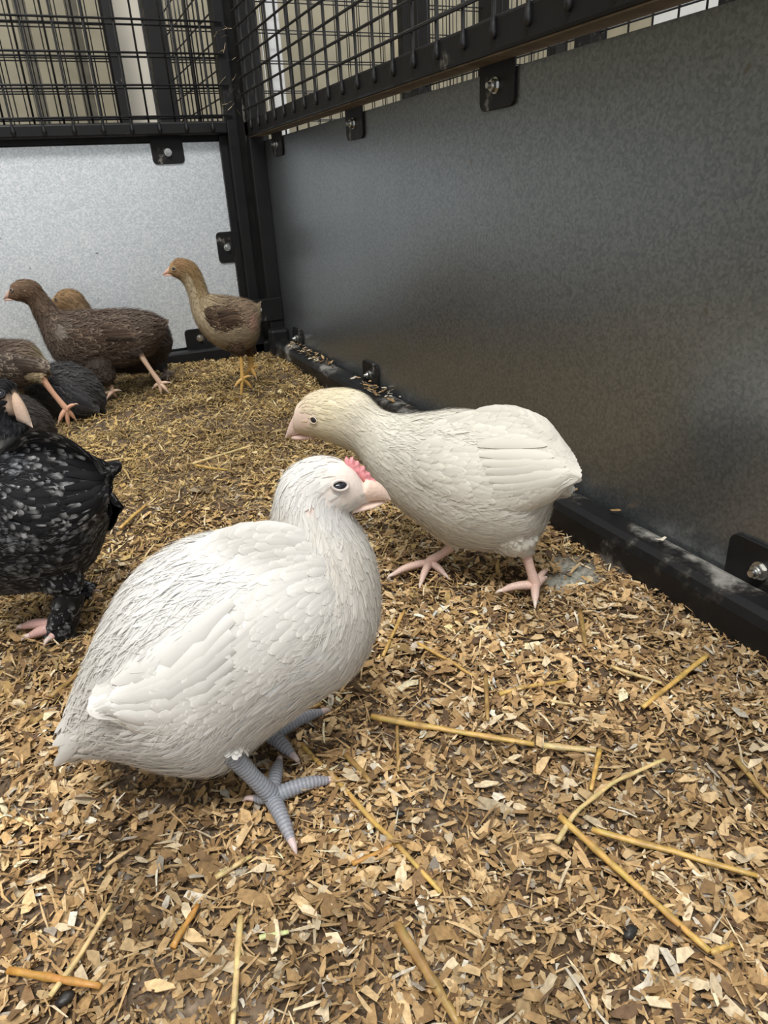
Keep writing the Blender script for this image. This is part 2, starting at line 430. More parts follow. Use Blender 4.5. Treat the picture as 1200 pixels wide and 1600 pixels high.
# ================================================================ litter floor
rng = np.random.default_rng(7)
def vnoise(x, y, s, seed):
    """smooth value noise"""
    r = np.random.default_rng(seed); G = r.random((128, 128))
    u = x / s + 37.3; v = y / s + 11.7
    i = np.floor(u).astype(int); j = np.floor(v).astype(int); fx = u - i; fy = v - j
    fx = fx * fx * (3 - 2 * fx); fy = fy * fy * (3 - 2 * fy)
    g = lambda a, b_: G[a % 128, b_ % 128]
    return (g(i, j) * (1 - fx) + g(i + 1, j) * fx) * (1 - fy) + (g(i, j + 1) * (1 - fx) + g(i + 1, j + 1) * fx) * fy

def bare(x, y):
    """small spot beside the right rail where the hard floor shows through"""
    return np.exp(-(((x - 0.350) / 0.017) ** 2 + ((y - 0.412) / 0.026) ** 2) ** 2) + \
        np.exp(-(((x - 0.325) / 0.013) ** 2 + ((y - 0.402) / 0.012) ** 2) ** 2)

def gh(x, y):
    h = (vnoise(x, y, 0.09, 1) - 0.5) * 0.010 + (vnoise(x, y, 0.03, 2) - 0.5) * 0.005 + (vnoise(x, y, 0.012, 3) - 0.5) * 0.0045
    return h - 0.004 - 0.004 * np.clip(bare(x, y), 0, 1)

gx = np.arange(-1.0, XR + 0.001, 0.0055); gy = np.arange(-0.25, YB + 0.012, 0.0055)
GX, GY = np.meshgrid(gx, gy, indexing='ij')
GZ = gh(GX, GY)
nx, ny = GX.shape
idx = np.arange(nx * ny).reshape(nx, ny)
F = np.stack([idx[:-1, :-1], idx[1:, :-1], idx[1:, 1:], idx[:-1, 1:]], -1).reshape(-1, 4)
tone = vnoise(GX, GY, 0.05, 5)[..., None]; t2 = vnoise(GX, GY, 0.012, 6)[..., None]
col = (np.array([0.115, 0.070, 0.036]) * (1 - tone) + np.array([0.23, 0.175, 0.125]) * tone) * (0.7 + 0.6 * t2)
bb = np.clip(bare(GX, GY), 0, 1)[..., None]
col = col * (1 - bb) + np.array([0.50, 0.49, 0.42]) * bb
me = np_mesh('floor', np.stack([GX, GY, GZ], -1).reshape(-1, 3), F, col.reshape(-1, 3))
fl = tag(link('floor', me, M['soil']), kind='structure')

def chip_arrays(n, x, y, z, L, W, yaw, pitch, roll, curl, col, rg):
    """n bent flakes, 3 cross sections of 2 points each (6 verts, 2 quads)"""
    V = np.zeros((n, 3, 2, 3))
    wj = np.stack([rg.uniform(0.25, 0.9, n), rg.uniform(0.8, 1.15, n), rg.uniform(0.15, 0.95, n)], 1)
    sh = rg.normal(0, 0.18, (n, 3))
    for r_, s_ in enumerate((-0.5, rng.uniform(-0.1, 0.1), 0.5)):
        for c_, e_ in enumerate((-0.5, 0.5)):
            V[:, r_, c_, 0] = s_ * L + rg.normal(0, 0.06, n) * L
            V[:, r_, c_, 1] = (e_ * wj[:, r_] + sh[:, r_]) * W
            V[:, r_, c_, 2] = curl * L * (0.25 - s_ * s_) + rg.normal(0, 0.03, n) * W
    cy, sy = np.cos(yaw), np.sin(yaw); cp_, sp_ = np.cos(pitch), np.sin(pitch); cr, sr = np.cos(roll), np.sin(roll)
    X, Y, Z = V[..., 0].copy(), V[..., 1].copy(), V[..., 2].copy()
    e = lambda q: q[:, None, None]
    Y, Z = Y * e(cr) - Z * e(sr), Y * e(sr) + Z * e(cr)
    X, Z = X * e(cp_) - Z * e(sp_), X * e(sp_) + Z * e(cp_)
    X, Y = X * e(cy) - Y * e(sy), X * e(sy) + Y * e(cy)
    V = np.stack([X + e(x), Y + e(y), Z + e(z)], -1).reshape(-1, 3)
    b0 = (np.arange(n) * 6)[:, None]
    F = np.concatenate([b0 + np.array([[0, 2, 3, 1]]), b0 + np.array([[2, 4, 5, 3]])], 0)
    return V, F, np.repeat(col, 6, 0)

PAL = np.array([(0.66, 0.47, 0.25), (0.56, 0.37, 0.18), (0.46, 0.29, 0.13), (0.36, 0.22, 0.10), (0.74, 0.60, 0.40), (0.24, 0.145, 0.07), (0.80, 0.72, 0.58), (0.15, 0.09, 0.05), (0.42, 0.36, 0.29)])
PW = np.array([0.19, 0.21, 0.19, 0.13, 0.09, 0.10, 0.022, 0.05, 0.018])
PALF = np.array([(0.64, 0.46, 0.19), (0.55, 0.38, 0.15), (0.44, 0.29, 0.11), (0.34, 0.22, 0.09), (0.72, 0.57, 0.30), (0.22, 0.14, 0.07)])
PWF = np.array([0.22, 0.25, 0.2, 0.13, 0.12, 0.08])
def litter(n, ylo, yhi, rg):
    x = rg.uniform(-0.98, XR - 0.004, n); y = rg.uniform(ylo, yhi, n)
    far = np.clip((y - 0.35) / 0.6, 0, 1)
    dens = vnoise(x, y, 0.045, 21)
    keep = (rg.random(n) > np.clip(bare(x, y) * 1.3, 0, 0.97)) & (rg.random(n) < 0.38 + 0.9 * dens)
    x, y, far = x[keep], y[keep], far[keep]; n = len(x)
    kind = rg.random(n)
    chip = kind > 0.46 + 0.36 * far; dust = kind < 0.20
    L = np.where(chip, rg.gamma(3.6, 0.00125, n) + 0.0022, rg.gamma(4.0, 0.0022, n) + 0.004)
    W = np.where(chip, L * rg.uniform(0.26, 0.62, n), rg.uniform(0.0006, 0.0018, n))
    L = np.where(dust, rg.uniform(0.0015, 0.004, n), L); W = np.where(dust, rg.uniform(0.001, 0.0025, n), W)
    L = np.clip(L, 0.001, 0.019); W = np.clip(W, 0.0006, 0.0075)
    pi_ = rg.choice(len(PAL), n, p=PW / PW.sum()); pf_ = rg.choice(len(PALF), n, p=PWF / PWF.sum())
    col = np.where((rg.random(n) < far)[:, None], PALF[pf_], PAL[pi_])
    tn = vnoise(x, y, 0.06, 33)[:, None]
    col = col * rg.uniform(0.72, 1.28, (n, 1)) * (0.70 + 0.55 * tn)
    z = gh(x, y) + rg.uniform(0.0003, 0.0058, n)
    return chip_arrays(n, x, y, z, L, W, rg.uniform(0, 2 * math.pi, n), rg.normal(0, 0.36, n), rg.normal(0, 0.42, n), rg.normal(0.0, 0.35, n), np.clip(col, 0, 0.9), rg)
Vs, Fs, Cs, off = [], [], [], 0
# fine crumbs in between
n_ = 90000
x_ = rng.uniform(-0.9, XR - 0.004, n_); y_ = rng.uniform(0.0, 1.0, n_) ** 1.3 * 1.0
k_ = rng.random(n_) > np.clip(bare(x_, y_) * 1.3, 0, 0.95); x_, y_ = x_[k_], y_[k_]; n_ = len(x_)
pc = PAL[rng.choice(9, n_, p=np.array([0.10, 0.14, 0.17, 0.17, 0.05, 0.17, 0.02, 0.12, 0.06]))] * rng.uniform(0.6, 1.2, (n_, 1))
V, F, c = chip_arrays(n_, x_, y_, gh(x_, y_) + rng.uniform(0.0, 0.0022, n_), rng.uniform(0.0012, 0.0042, n_), rng.uniform(0.0008, 0.0022, n_), rng.uniform(0, 6.28, n_),
                      rng.normal(0, 0.4, n_), rng.normal(0, 0.5, n_), rng.normal(0, 0.3, n_), np.clip(pc, 0, 0.9), rng)
Vs.append(V); Fs.append(F); Cs.append(c); off = len(V)
for n_, a_, b_ in ((150000, 0.0, 0.62), (105000, 0.62, YB - 0.002), (9000, -0.25, 0.0)):
    V, F, c = litter(n_, a_, b_, rng)
    Vs.append(V); Fs.append(F + off); Cs.append(c); off += len(V)
me = np_mesh('shavings_litter', np.concatenate(Vs), np.concatenate(Fs), np.concatenate(Cs), smooth=False)
tag(link('shavings_litter', me, M['chips']), 'loose tan wood shavings and chopped straw covering the pen floor', 'litter', kind='stuff')
# crumbs lying on the right bottom rail
n_ = 170
y_ = np.concatenate([rng.uniform(1.12, 1.34, 90), rng.normal(0.93, 0.022, 40), rng.uniform(0.3, 1.35, 40)])
x_ = rng.uniform(XR - 0.001, XR + 0.024, n_)
V, F, c = chip_arrays(n_, x_, y_, 0.0315 + rng.uniform(0, 0.004, n_), rng.uniform(0.004, 0.013, n_), rng.uniform(0.001, 0.005, n_),
                      rng.uniform(0, 6.28, n_), rng.normal(0, 0.2, n_), rng.normal(0, 0.2, n_), rng.normal(0, 0.2, n_), PAL[rng.choice(7, n_)], rng)
tag(link('rail_crumbs', np_mesh('rail_crumbs', V, F, c, smooth=False), M['chips']), 'scattered shavings caught on top of the right bottom rail', 'litter', kind='stuff')

# wisps of straw caught on the corner post
n_ = 16
V, F, c = chip_arrays(n_, rng.uniform(0.350, 0.376, n_), np.full(n_, YB - 0.004), rng.uniform(0.44, 0.58, n_), rng.uniform(0.008, 0.022, n_), np.full(n_, 0.0012),
                      rng.uniform(-0.3, 0.3, n_), rng.uniform(-1.2, 1.2, n_), rng.normal(0, 0.5, n_), rng.normal(0, 0.3, n_), np.tile(np.array([[0.62, 0.5, 0.32]]), (n_, 1)), rng)
tag(link('straw_wisps', np_mesh('straw_wisps', V, F, c, smooth=False), M['chips']), 'fine straw wisps caught on the corner post', 'litter', kind='stuff')

# large pale shavings that can be picked out one by one
big = []
for k in range(14):
    r2 = np.random.default_rng(100 + k)
    V, F, c = chip_arrays(1, *[np.array([0.0])] * 3, np.array([r2.uniform(0.009, 0.015)]), np.array([r2.uniform(0.003, 0.0062)]), np.array([0.0]),
                          np.array([0.0]), np.array([0.0]), np.array([r2.normal(0.12, 0.18)]), np.array([PAL[[0, 1, 4, 4, 0, 0][k % 6]] * 1.1]), r2)
    # give it thickness
    V2 = V.copy(); V2[:, 2] -= 0.0005
    rim = [(0, 1, 7, 6), (1, 3, 9, 7), (3, 5, 11, 9), (5, 4, 10, 11), (4, 2, 8, 10), (2, 0, 6, 8)]
    me = np_mesh('wood_shaving', np.concatenate([V, V2]), np.concatenate([F, F[:, ::-1] + 6, np.array(rim)]), np.concatenate([c, c * 0.9]), smooth=False)
    me.materials.append(M['chips']); big.append(me)
r3 = random.Random(5); cnt = 0
while cnt < 150:
    x = r3.uniform(-0.12, 0.36); y = r3.uniform(0.11, 0.46)
    if x > XR - 0.02: continue
    o = bpy.data.objects.new('wood_shaving', big[cnt % 14]); C.objects.link(o)
    o.location = (x, y, float(gh(np.array([x]), np.array([y]))[0]) + 0.0045)
    o.rotation_euler = (r3.gauss(0, 0.2), r3.gauss(0, 0.2), r3.uniform(0, 6.28))
    tag(o, 'large pale wood shaving lying on top of the litter in front', 'wood shaving', 'large pale shavings on the litter')
    cnt += 1

# straw stalks
def stalk_mesh(pts, r, col, flat=0.75, rg=None):
    P = [Vector((p[0], p[1], 0)) for p in pts]
    L = sum((P[i + 1] - P[i]).length for i in range(len(P) - 1))
    n = max(7, int(L / 0.006)); path = []
    for k in range(n + 1):
        d = k / n * L
        for i in range(len(P) - 1):
            l = (P[i + 1] - P[i]).length
            if d <= l + 1e-9 or i == len(P) - 2:
                path.append(P[i].lerp(P[i + 1], min(1, d / l))); break
            d -= l
    V, F, Cc = [], [], []
    seg = 8; node = {int(n * rg.uniform(0.3, 0.45)), int(n * rg.uniform(0.7, 0.85))}
    for k, p in enumerate(path):
        a = path[min(k + 1, n)] - path[max(k - 1, 0)]; a.normalize()
        s = Vector((-a.y, a.x, 0))
        h = float(gh(np.array([p.x]), np.array([p.y]))[0])
        rr = r * (1.25 if k in node else 1.0) * (0.92 + 0.16 * rg.random()) * (1 - 0.25 * k / n)
        zc = max(h * 0.4 + 0.0035, 0.002) + r * 0.8
        tint = (0.72 if k in node else 1.0) * rg.uniform(0.86, 1.1)
        for q in range(seg):
            an = 2 * math.pi * q / seg
            V.append((p.x + s.x * rr * math.cos(an), p.y + s.y * rr * math.cos(an), zc + flat * rr * math.sin(an)))
            Cc.append([c * tint * rg.uniform(0.9, 1.08) for c in col])
    for k in range(n):
        for q in range(seg):
            F.append((k * seg + q, k * seg + (q + 1) % seg, (k + 1) * seg + (q + 1) % seg, (k + 1) * seg + q))
    me = bpy.data.meshes.new('straw_stalk')
    me.from_pydata(V, [], F + [tuple(range(seg))[::-1], tuple(range(n * seg, n * seg + seg))])
    a = me.color_attributes.new('Col', 'FLOAT_COLOR', 'POINT')
    a.data.foreach_set('color', np.concatenate([np.array(Cc), np.ones((len(Cc), 1))], 1).astype(np.float32).ravel())
    me.polygons.foreach_set('use_smooth', [True] * len(me.polygons))
    return me
GOLD, PALE, BRN, ORG, GRN = (0.66, 0.42, 0.12), (0.74, 0.55, 0.25), (0.42, 0.26, 0.09), (0.60, 0.30, 0.07), (0.70, 0.70, 0.34)
STRAWS = [
 ([(0.1187, 0.3166), (0.1934, 0.2522)], 0.0021, GOLD, 'long golden straw stalk lying right of the front white bird\'s feet'),
 ([(0.1976, 0.2488), (0.2212, 0.2319)], 0.0021, PALE, 'short thick straw piece at the right end of the long golden stalk'),
 ([(0.0725, 0.3143), (0.1006, 0.1938)], 0.0016, GOLD, 'long thin straw slanting down from the front white bird\'s toes'),
 ([(0.175, 0.2044), (0.187, 0.1201)], 0.0019, GOLD, 'long brown-gold stalk slanting down at lower right'),
 ([(0.1842, 0.1909), (0.2345, 0.1366)], 0.0017, GOLD, 'golden split stalk reaching the right picture edge, lowest of those there'),
 ([(0.0138, 0.2239), (-0.0006, 0.1788)], 0.0015, PALE, 'pale straw standing upright in the picture at the bottom edge'),
 ([(0.0756, 0.189), (0.0793, 0.1397)], 0.0024, BRN, 'thick dull stalk leaving the picture at the bottom middle'),
 ([(0.3429, 0.2668), (0.2699, 0.2477)], 0.0019, GOLD, 'straw slanting near the right bottom rail, pale at its lower end'),
 ([(0.1997, 0.2986), (0.2445, 0.289)], 0.0017, GOLD, 'golden straw lying level, just above the long golden stalk'),
 ([(0.2025, 0.3191), (0.1801, 0.281)], 0.0016, BRN, 'brown straw pointing down onto the long golden stalk'),
 ([(0.1791, 0.3728), (0.1955, 0.3213)], 0.0014, GOLD, 'straw slanting down below the second white bird\'s front foot'),
 ([(0.0931, 0.2948), (0.0977, 0.2682)], 0.0019, BRN, 'short brown straw beside the front white bird\'s outstretched toe'),
 ([(0.1642, 0.1927), (0.1842, 0.2034), (0.215, 0.2101), (0.2507, 0.2099)], 0.0014, PALE, 'bent pale fibre crossing the top of the lower right stalk'),
 ([(0.2241, 0.2321), (0.2005, 0.2112)], 0.0014, GOLD, 'short straw dropping from the end of the thick straw piece'),
 ([(0.0694, 0.2265), (0.0915, 0.2262)], 0.0013, ORG, 'short orange splinter left of the long thin straw'),
 ([(-0.0825, 0.2454), (-0.0466, 0.2204)], 0.0018, ORG, 'thick orange-brown stalk in the bottom left corner'),
 ([(-0.0663, 0.2258), (-0.0546, 0.2378), (-0.0392, 0.2585)], 0.0013, PALE, 'pale bent straw crossing the orange-brown stalk at bottom left'),
 ([(0.1511, 0.3709), (0.1894, 0.4148)], 0.0013, GOLD, 'straw leaning up between the two white birds'),
 ([(0.3047, 0.3508), (0.2797, 0.3127)], 0.0018, BRN, 'brown straw below the second white bird\'s hind foot'),
 ([(0.1045, 0.8378), (0.1883, 0.8648)], 0.0022, PALE, 'long pale straw on the far litter above the front bird\'s head'),
 ([(0.1071, 0.8309), (0.1381, 0.7865)], 0.0021, GOLD, 'short straw meeting the left end of the far pale straw'),
 ([(-0.0216, 0.9119), (0.0298, 0.9091)], 0.0021, PALE, 'pale straw behind the black bird\'s back'),
 ([(0.0077, 0.2498), (0.0264, 0.2531)], 0.0015, PALE, 'short straw below the front white bird\'s near claw'),
 ([(0.0189, 0.2101), (0.0314, 0.2078)], 0.0013, GRN, 'short pale green straw near the bottom'),
 ([(0.2802, 0.2881), (0.2967, 0.2596)], 0.0014, PALE, 'pale straw touching the slanting straw near the right rail'),
 ([(0.1872, 0.1197), (0.198, 0.1182)], 0.0014, GOLD, 'tiny golden piece at the lower end of the lower right stalk'),
 ([(0.2843, 0.1924), (0.2771, 0.1645)], 0.0016, BRN, 'dull straw at the right picture edge, above the split stalk'),
 ([(-0.0628, 0.4335), (-0.0353, 0.4651)], 0.0020, BRN, 'brown straw behind the front white bird\'s tail'),
 ([(-0.0166, 0.2236), (-0.0026, 0.2391)], 0.0016, ORG, 'reddish brown splinter at lower left'),
 ([(0.0652, 0.3429), (0.0948, 0.3433)], 0.0015, GOLD, 'straw tucked under the front white bird\'s breast'),
 ([(0.2121, 0.2885), (0.2351, 0.2675)], 0.0013, PALE, 'thin pale straw just under the level golden straw'),
 ([(0.1295, 0.3026), (0.1147, 0.2698)], 0.0011, BRN, 'thin dark straw below the left part of the long golden stalk'),
 ([(0.0053, 0.6889), (0.0367, 0.7356)], 0.0020, GOLD, 'golden straw on the litter between the black bird and the front white bird'),
]
rs = random.Random(3)
for pts, r, colr, lab in STRAWS:
    me = stalk_mesh(pts, r, colr, 0.75, rs)
    tag(link('straw_stalk', me, M['straw']), lab, 'straw', 'straw stalks on the litter')
# dark droppings
M['dropping'] = simple_mat('dark_dropping', (0.02, 0.018, 0.016), 0.45, 0.4, 300, bump=0.4)
for (x, y), s, lab in (((-0.0611, 0.2245), 1.3, 'black rounded dropping beside the orange-brown stalk'), ((0.1643, 0.1417), 1.3, 'black dropping left of the lower right stalk'),
                       ((0.1036, 0.2443), 0.8, 'small dark dropping between the two long straws'), ((0.2511, 0.2055), 0.9, 'small dark dropping above the bent pale fibre'), ((-0.0438, 0.2866), 0.9, 'small dark dropping below the front bird\'s tail')):
    bm = bmesh.new(); bmesh.ops.create_icosphere(bm, subdivisions=2, radius=0.0026 * s)
    for v in bm.verts: v.co *= 1 + 0.25 * (rs.random() - 0.5)
    bmesh.ops.scale(bm, vec=(1.3, 0.8, 0.6), verts=bm.verts)
    me = bpy.data.meshes.new('dropping'); bm.to_mesh(me); bm.free()
    o = link('dropping', me, M['dropping'], None, (x, y, float(gh(np.array([x]), np.array([y]))[0]) + 0.0050), True)
    o.rotation_euler = (0, 0, rs.uniform(0, 3))
    tag(o, lab, 'dropping', 'dark droppings on the litter')

# ================================================================ birds
BIRDS = {
    'hen': {'M': [0.05, 0.315], 'ang': -0.2426, 'near': -1, 'rings': [(-0.0943, 0.0413, -0.3127, 0.9498, 0.0111, 0.0089, 0.0), (-0.0752, 0.0548, -0.238, 0.9713, 0.0271, 0.023, -0.0), (-0.0557, 0.0635, -0.243, 0.97, 0.0447, 0.038, 0.0), (-0.0336, 0.0725, -0.2474, 0.9689, 0.0586, 0.0481, -0.0), (-0.0094, 0.0876, -0.2785, 0.9604, 0.0571, 0.0457, -0.0), (0.0158, 0.0977, -0.367, 0.9302, 0.0516, 0.0413, -0.0), (0.0356, 0.1039, -0.4434, 0.8963, 0.0467, 0.0383, 0.0), (0.0465, 0.12, -0.6263, 0.7796, 0.0389, 0.033, -0.0), (0.0476, 0.1425, -0.8195, 0.573, 0.0285, 0.0242, -0.0), (0.045, 0.1575, -0.8618, 0.5072, 0.021, 0.0178, 0.0), (0.0466, 0.1652, -0.7791, 0.6268, 0.0185, 0.0144, -0.0), (0.0536, 0.1688, -0.5935, 0.8048, 0.0171, 0.0127, -0.0), (0.0615, 0.169, -0.4155, 0.9096, 0.0139, 0.01, 0.0), (0.0671, 0.1664, -0.3024, 0.9532, 0.0101, 0.0069, 0.0), (0.0706, 0.163, -0.3241, 0.946, 0.0061, 0.0038, -0.0)], 'wing': [(-0.0662, 0.0934, -0.0627, 0.0816), (-0.0509, 0.1159, -0.0462, 0.068), (-0.0325, 0.1344, -0.0191, 0.0631), (-0.0085, 0.1497, 0.01, 0.0783), (0.014, 0.1571, 0.0296, 0.0932), (0.0356, 0.1538, 0.0436, 0.1088), (0.0512, 0.1384, 0.0518, 0.1266)], 'eye': (0.0559, 0.1721), 'beak': [(0.0703, 0.1701), (0.0795, 0.1676), (0.0825, 0.1563), (0.0798, 0.1553), (0.0735, 0.154), (0.0612, 0.1549), (0.0661, 0.1603)], 'comb': [(0.0604, 0.1787), (0.0613, 0.1822), (0.0625, 0.1814), (0.0629, 0.1794), (0.0641, 0.1819), (0.0653, 0.1808), (0.0654, 0.1781), (0.0668, 0.1796), (0.0679, 0.1781), (0.0681, 0.1754), (0.0697, 0.1766), (0.0706, 0.1748), (0.0704, 0.1728), (0.0724, 0.1729), (0.0729, 0.1711), (0.0731, 0.169), (0.075, 0.1688), (0.0755, 0.166), (0.0716, 0.1665), (0.0674, 0.1698), (0.0632, 0.1743)], 'legs': [{'foot': (0.0038, -0.0354, 0.008), 'toes': [(0.0131, -0.0664, 0.004), (0.0384, -0.0274, 0.004), (0.0092, -0.0047, 0.004), (-0.0068, -0.0313, 0.004)], 'hock': (-0.013, -0.0354, 0.044), 'hip': (-0.0202, -0.0195, 0.0632), 'r': 0.0056, 'thr': 0.013}, {'foot': (0.0056, 0.0119, 0.008), 'toes': [(0.0179, -0.0068, 0.004), (0.0405, 0.0298, 0.004), (0.0119, 0.0321, 0.004), (-0.0061, 0.0193, 0.004)], 'hock': (-0.0125, 0.0119, 0.0264), 'hip': (-0.0183, 0.0065, 0.0592), 'r': 0.0056, 'thr': 0.013}]},
    'white_chick': {'M': [0.255, 0.452], 'ang': 2.3491, 'near': 1, 'rings': [(-0.0834, 0.087, -0.5285, 0.8489, 0.0063, 0.005, 0.0), (-0.0722, 0.0908, 0.1029, 0.9947, 0.0236, 0.0201, -0.0), (-0.0606, 0.0862, 0.1924, 0.9813, 0.0402, 0.0342, 0.0), (-0.0377, 0.0852, 0.1339, 0.991, 0.0521, 0.0443, 0.0), (-0.0048, 0.0869, 0.0265, 0.9996, 0.0534, 0.0454, 0.0), (0.0276, 0.0946, -0.1212, 0.9926, 0.0427, 0.035, 0.0), (0.0533, 0.1046, -0.2536, 0.9673, 0.0307, 0.0252, 0.0), (0.0706, 0.1197, -0.4228, 0.9062, 0.0209, 0.0171, 0.0), (0.0849, 0.1288, -0.4903, 0.8715, 0.0237, 0.019, -0.0), (0.0972, 0.1327, -0.4384, 0.8988, 0.0239, 0.0191, 0.0), (0.111, 0.1337, -0.3465, 0.9381, 0.0218, 0.0166, 0.0), (0.1251, 0.1321, -0.2161, 0.9764, 0.0183, 0.0132, 0.0), (0.1354, 0.1281, -0.1607, 0.987, 0.0128, 0.0083, 0.0)], 'wing': [(-0.0864, 0.1186, -0.0906, 0.1048), (-0.0674, 0.1379, -0.0781, 0.0913), (-0.0409, 0.1461, -0.0512, 0.0806), (-0.0135, 0.1433, -0.0178, 0.0845), (0.0104, 0.1344, 0.0166, 0.0937), (0.0255, 0.1234, 0.0272, 0.1081)], 'eye': (0.1112, 0.1331), 'beak': [(0.1312, 0.1389), (0.1412, 0.1305), (0.1493, 0.1096), (0.1438, 0.1088), (0.1346, 0.1089), (0.1195, 0.114), (0.131, 0.1189)], 'legs': [{'foot': (0.0208, 0.0037, 0.008), 'toes': [(0.0494, 0.0304, 0.004), (0.0192, 0.0367, 0.004), (0.0026, 0.016, 0.004), (0.0174, -0.019, 0.004)], 'hock': (-0.0052, 0.0037, 0.033), 'hip': (0.0048, 0.002, 0.0572), 'r': 0.0043, 'thr': 0.014}, {'foot': (-0.07, 0.016, 0.008), 'toes': [(-0.0431, 0.028, 0.004), (-0.0741, 0.0384, 0.004), (-0.0752, -0.0029, 0.004), (-0.0745, -0.0168, 0.004)], 'hock': (-0.0609, 0.016, 0.0394), 'hip': (-0.0488, 0.0088, 0.0666), 'r': 0.0046, 'thr': 0.024}]},
    'black_chick': {'M': [-0.05, 0.54], 'ang': 2.7723, 'near': 1, 'rings': [(-0.0501, 0.0921, -0.1253, 0.9921, 0.0075, 0.006, -0.0), (-0.0469, 0.0935, -0.1545, 0.988, 0.0212, 0.018, 0.0), (-0.0373, 0.0889, -0.1408, 0.99, 0.0373, 0.0317, 0.0), (-0.0198, 0.0877, -0.1712, 0.9852, 0.0507, 0.0431, 0.0), (0.0042, 0.0909, -0.2516, 0.9678, 0.0582, 0.0495, 0.0), (0.0284, 0.0928, -0.3201, 0.9474, 0.0583, 0.0495, -0.0), (0.0388, 0.1053, -0.49, 0.8717, 0.048, 0.0408, 0.0), (0.0315, 0.1265, -0.726, 0.6877, 0.0342, 0.028, 0.0), (0.0192, 0.1443, -0.9322, 0.362, 0.0264, 0.0211, 0.0), (0.0113, 0.158, -0.9986, 0.0525, 0.0216, 0.0168, 0.0), (0.0056, 0.1703, -0.8958, -0.4444, 0.0177, 0.0135, 0.0), (-0.0005, 0.1781, -0.3375, -0.9413, 0.0154, 0.0114, -0.0), (-0.0061, 0.1793, -0.0125, -0.9999, 0.0138, 0.0097, -0.0), (-0.0072, 0.1763, 0.0627, -0.998, 0.0095, 0.0063, 0.0), (-0.0065, 0.1736, 0.2229, -0.9749, 0.0055, 0.0033, 0.0)], 'wing': [(-0.0622, 0.1294, -0.0618, 0.1164), (-0.0562, 0.143, -0.0491, 0.0944), (-0.0409, 0.1574, -0.0273, 0.0864), (-0.0216, 0.1609, -0.0054, 0.0931), (-0.0001, 0.1494, 0.0088, 0.1182)], 'eye': (-0.0029, 0.1865), 'beak': [(-0.0049, 0.1878), (-0.014, 0.1813), (-0.014, 0.1591), (-0.0109, 0.1593), (-0.0045, 0.1621), (0.007, 0.1653), (-0.0034, 0.171)], 'legs': [{'foot': (-0.007, 0.0242, 0.008), 'toes': [(0.0187, 0.0303, 0.004), (0.0307, 0.015, 0.004), (-0.0007, 0.0361, 0.004), (-0.0125, 0.0147, 0.004)], 'hock': (-0.0203, 0.0242, 0.0398), 'hip': (-0.0139, 0.0133, 0.0681), 'r': 0.0058, 'thr': 0.02}, {'foot': (-0.0054, -0.0276, 0.008), 'toes': [(-0.0111, -0.0232, 0.004), (0.0036, -0.0203, 0.004), (0.0035, -0.0355, 0.004), (-0.0133, -0.0331, 0.004)], 'hock': (0.0097, -0.0276, 0.0216), 'hip': (0.0145, -0.0152, 0.0553), 'r': 0.004, 'thr': 0.018}]},
    'corner_chick': {'M': [0.243, 1.12], 'ang': 2.8894, 'near': 1, 'rings': [(-0.0355, 0.1341, 0.0974, 0.9952, 0.0089, 0.0071, -0.0), (-0.024, 0.1222, 0.1353, 0.9908, 0.0299, 0.0254, -0.0), (-0.0006, 0.1187, 0.0832, 0.9965, 0.04, 0.034, -0.0), (0.0258, 0.1242, -0.0602, 0.9982, 0.0387, 0.0329, -0.0), (0.0429, 0.1373, -0.2812, 0.9596, 0.0294, 0.0241, -0.0), (0.049, 0.1536, -0.6234, 0.7819, 0.0212, 0.0169, -0.0), (0.0509, 0.1723, -0.7867, 0.6173, 0.0166, 0.0133, -0.0), (0.0545, 0.1884, -0.8461, 0.5331, 0.0156, 0.0125, -0.0), (0.0603, 0.1995, -0.7653, 0.6437, 0.0164, 0.0128, -0.0), (0.0696, 0.2056, -0.5887, 0.8084, 0.0156, 0.0118, -0.0), (0.0791, 0.2081, -0.4387, 0.8986, 0.0132, 0.0095, -0.0), (0.0863, 0.2067, -0.3402, 0.9404, 0.008, 0.0052, -0.0)], 'wing': [(-0.02, 0.1368, -0.0153, 0.116), (-0.0024, 0.1551, 0.0004, 0.1144), (0.0216, 0.1541, 0.0234, 0.1095), (0.0391, 0.1508, 0.0362, 0.1202), (0.0459, 0.1438, 0.0455, 0.1343)], 'eye': (0.0783, 0.2067), 'beak': [(0.0842, 0.2107), (0.0906, 0.2066), (0.0987, 0.198), (0.0962, 0.196), (0.0905, 0.1965), (0.0809, 0.1977), (0.0898, 0.2001)], 'legs': [{'foot': (0.0006, 0.018, 0.0349), 'toes': [(0.0068, 0.018, 0.004), (0.0152, 0.024, 0.0232), (-0.0121, 0.012, 0.0154), (-0.0141, 0.022, 0.0386)], 'hock': (-0.0019, 0.018, 0.0755), 'hip': (0.0019, 0.0108, 0.1064), 'r': 0.0036, 'thr': 0.017}, {'foot': (-0.0139, -0.012, 0.0444), 'toes': [(0.0005, -0.012, 0.0298), (-0.0202, -0.006, 0.0293), (-0.0059, -0.018, 0.0385), (-0.0277, -0.008, 0.0472)], 'hock': (-0.0173, -0.012, 0.0702), 'hip': (-0.0143, -0.0072, 0.1019), 'r': 0.005, 'thr': 0.016}]},
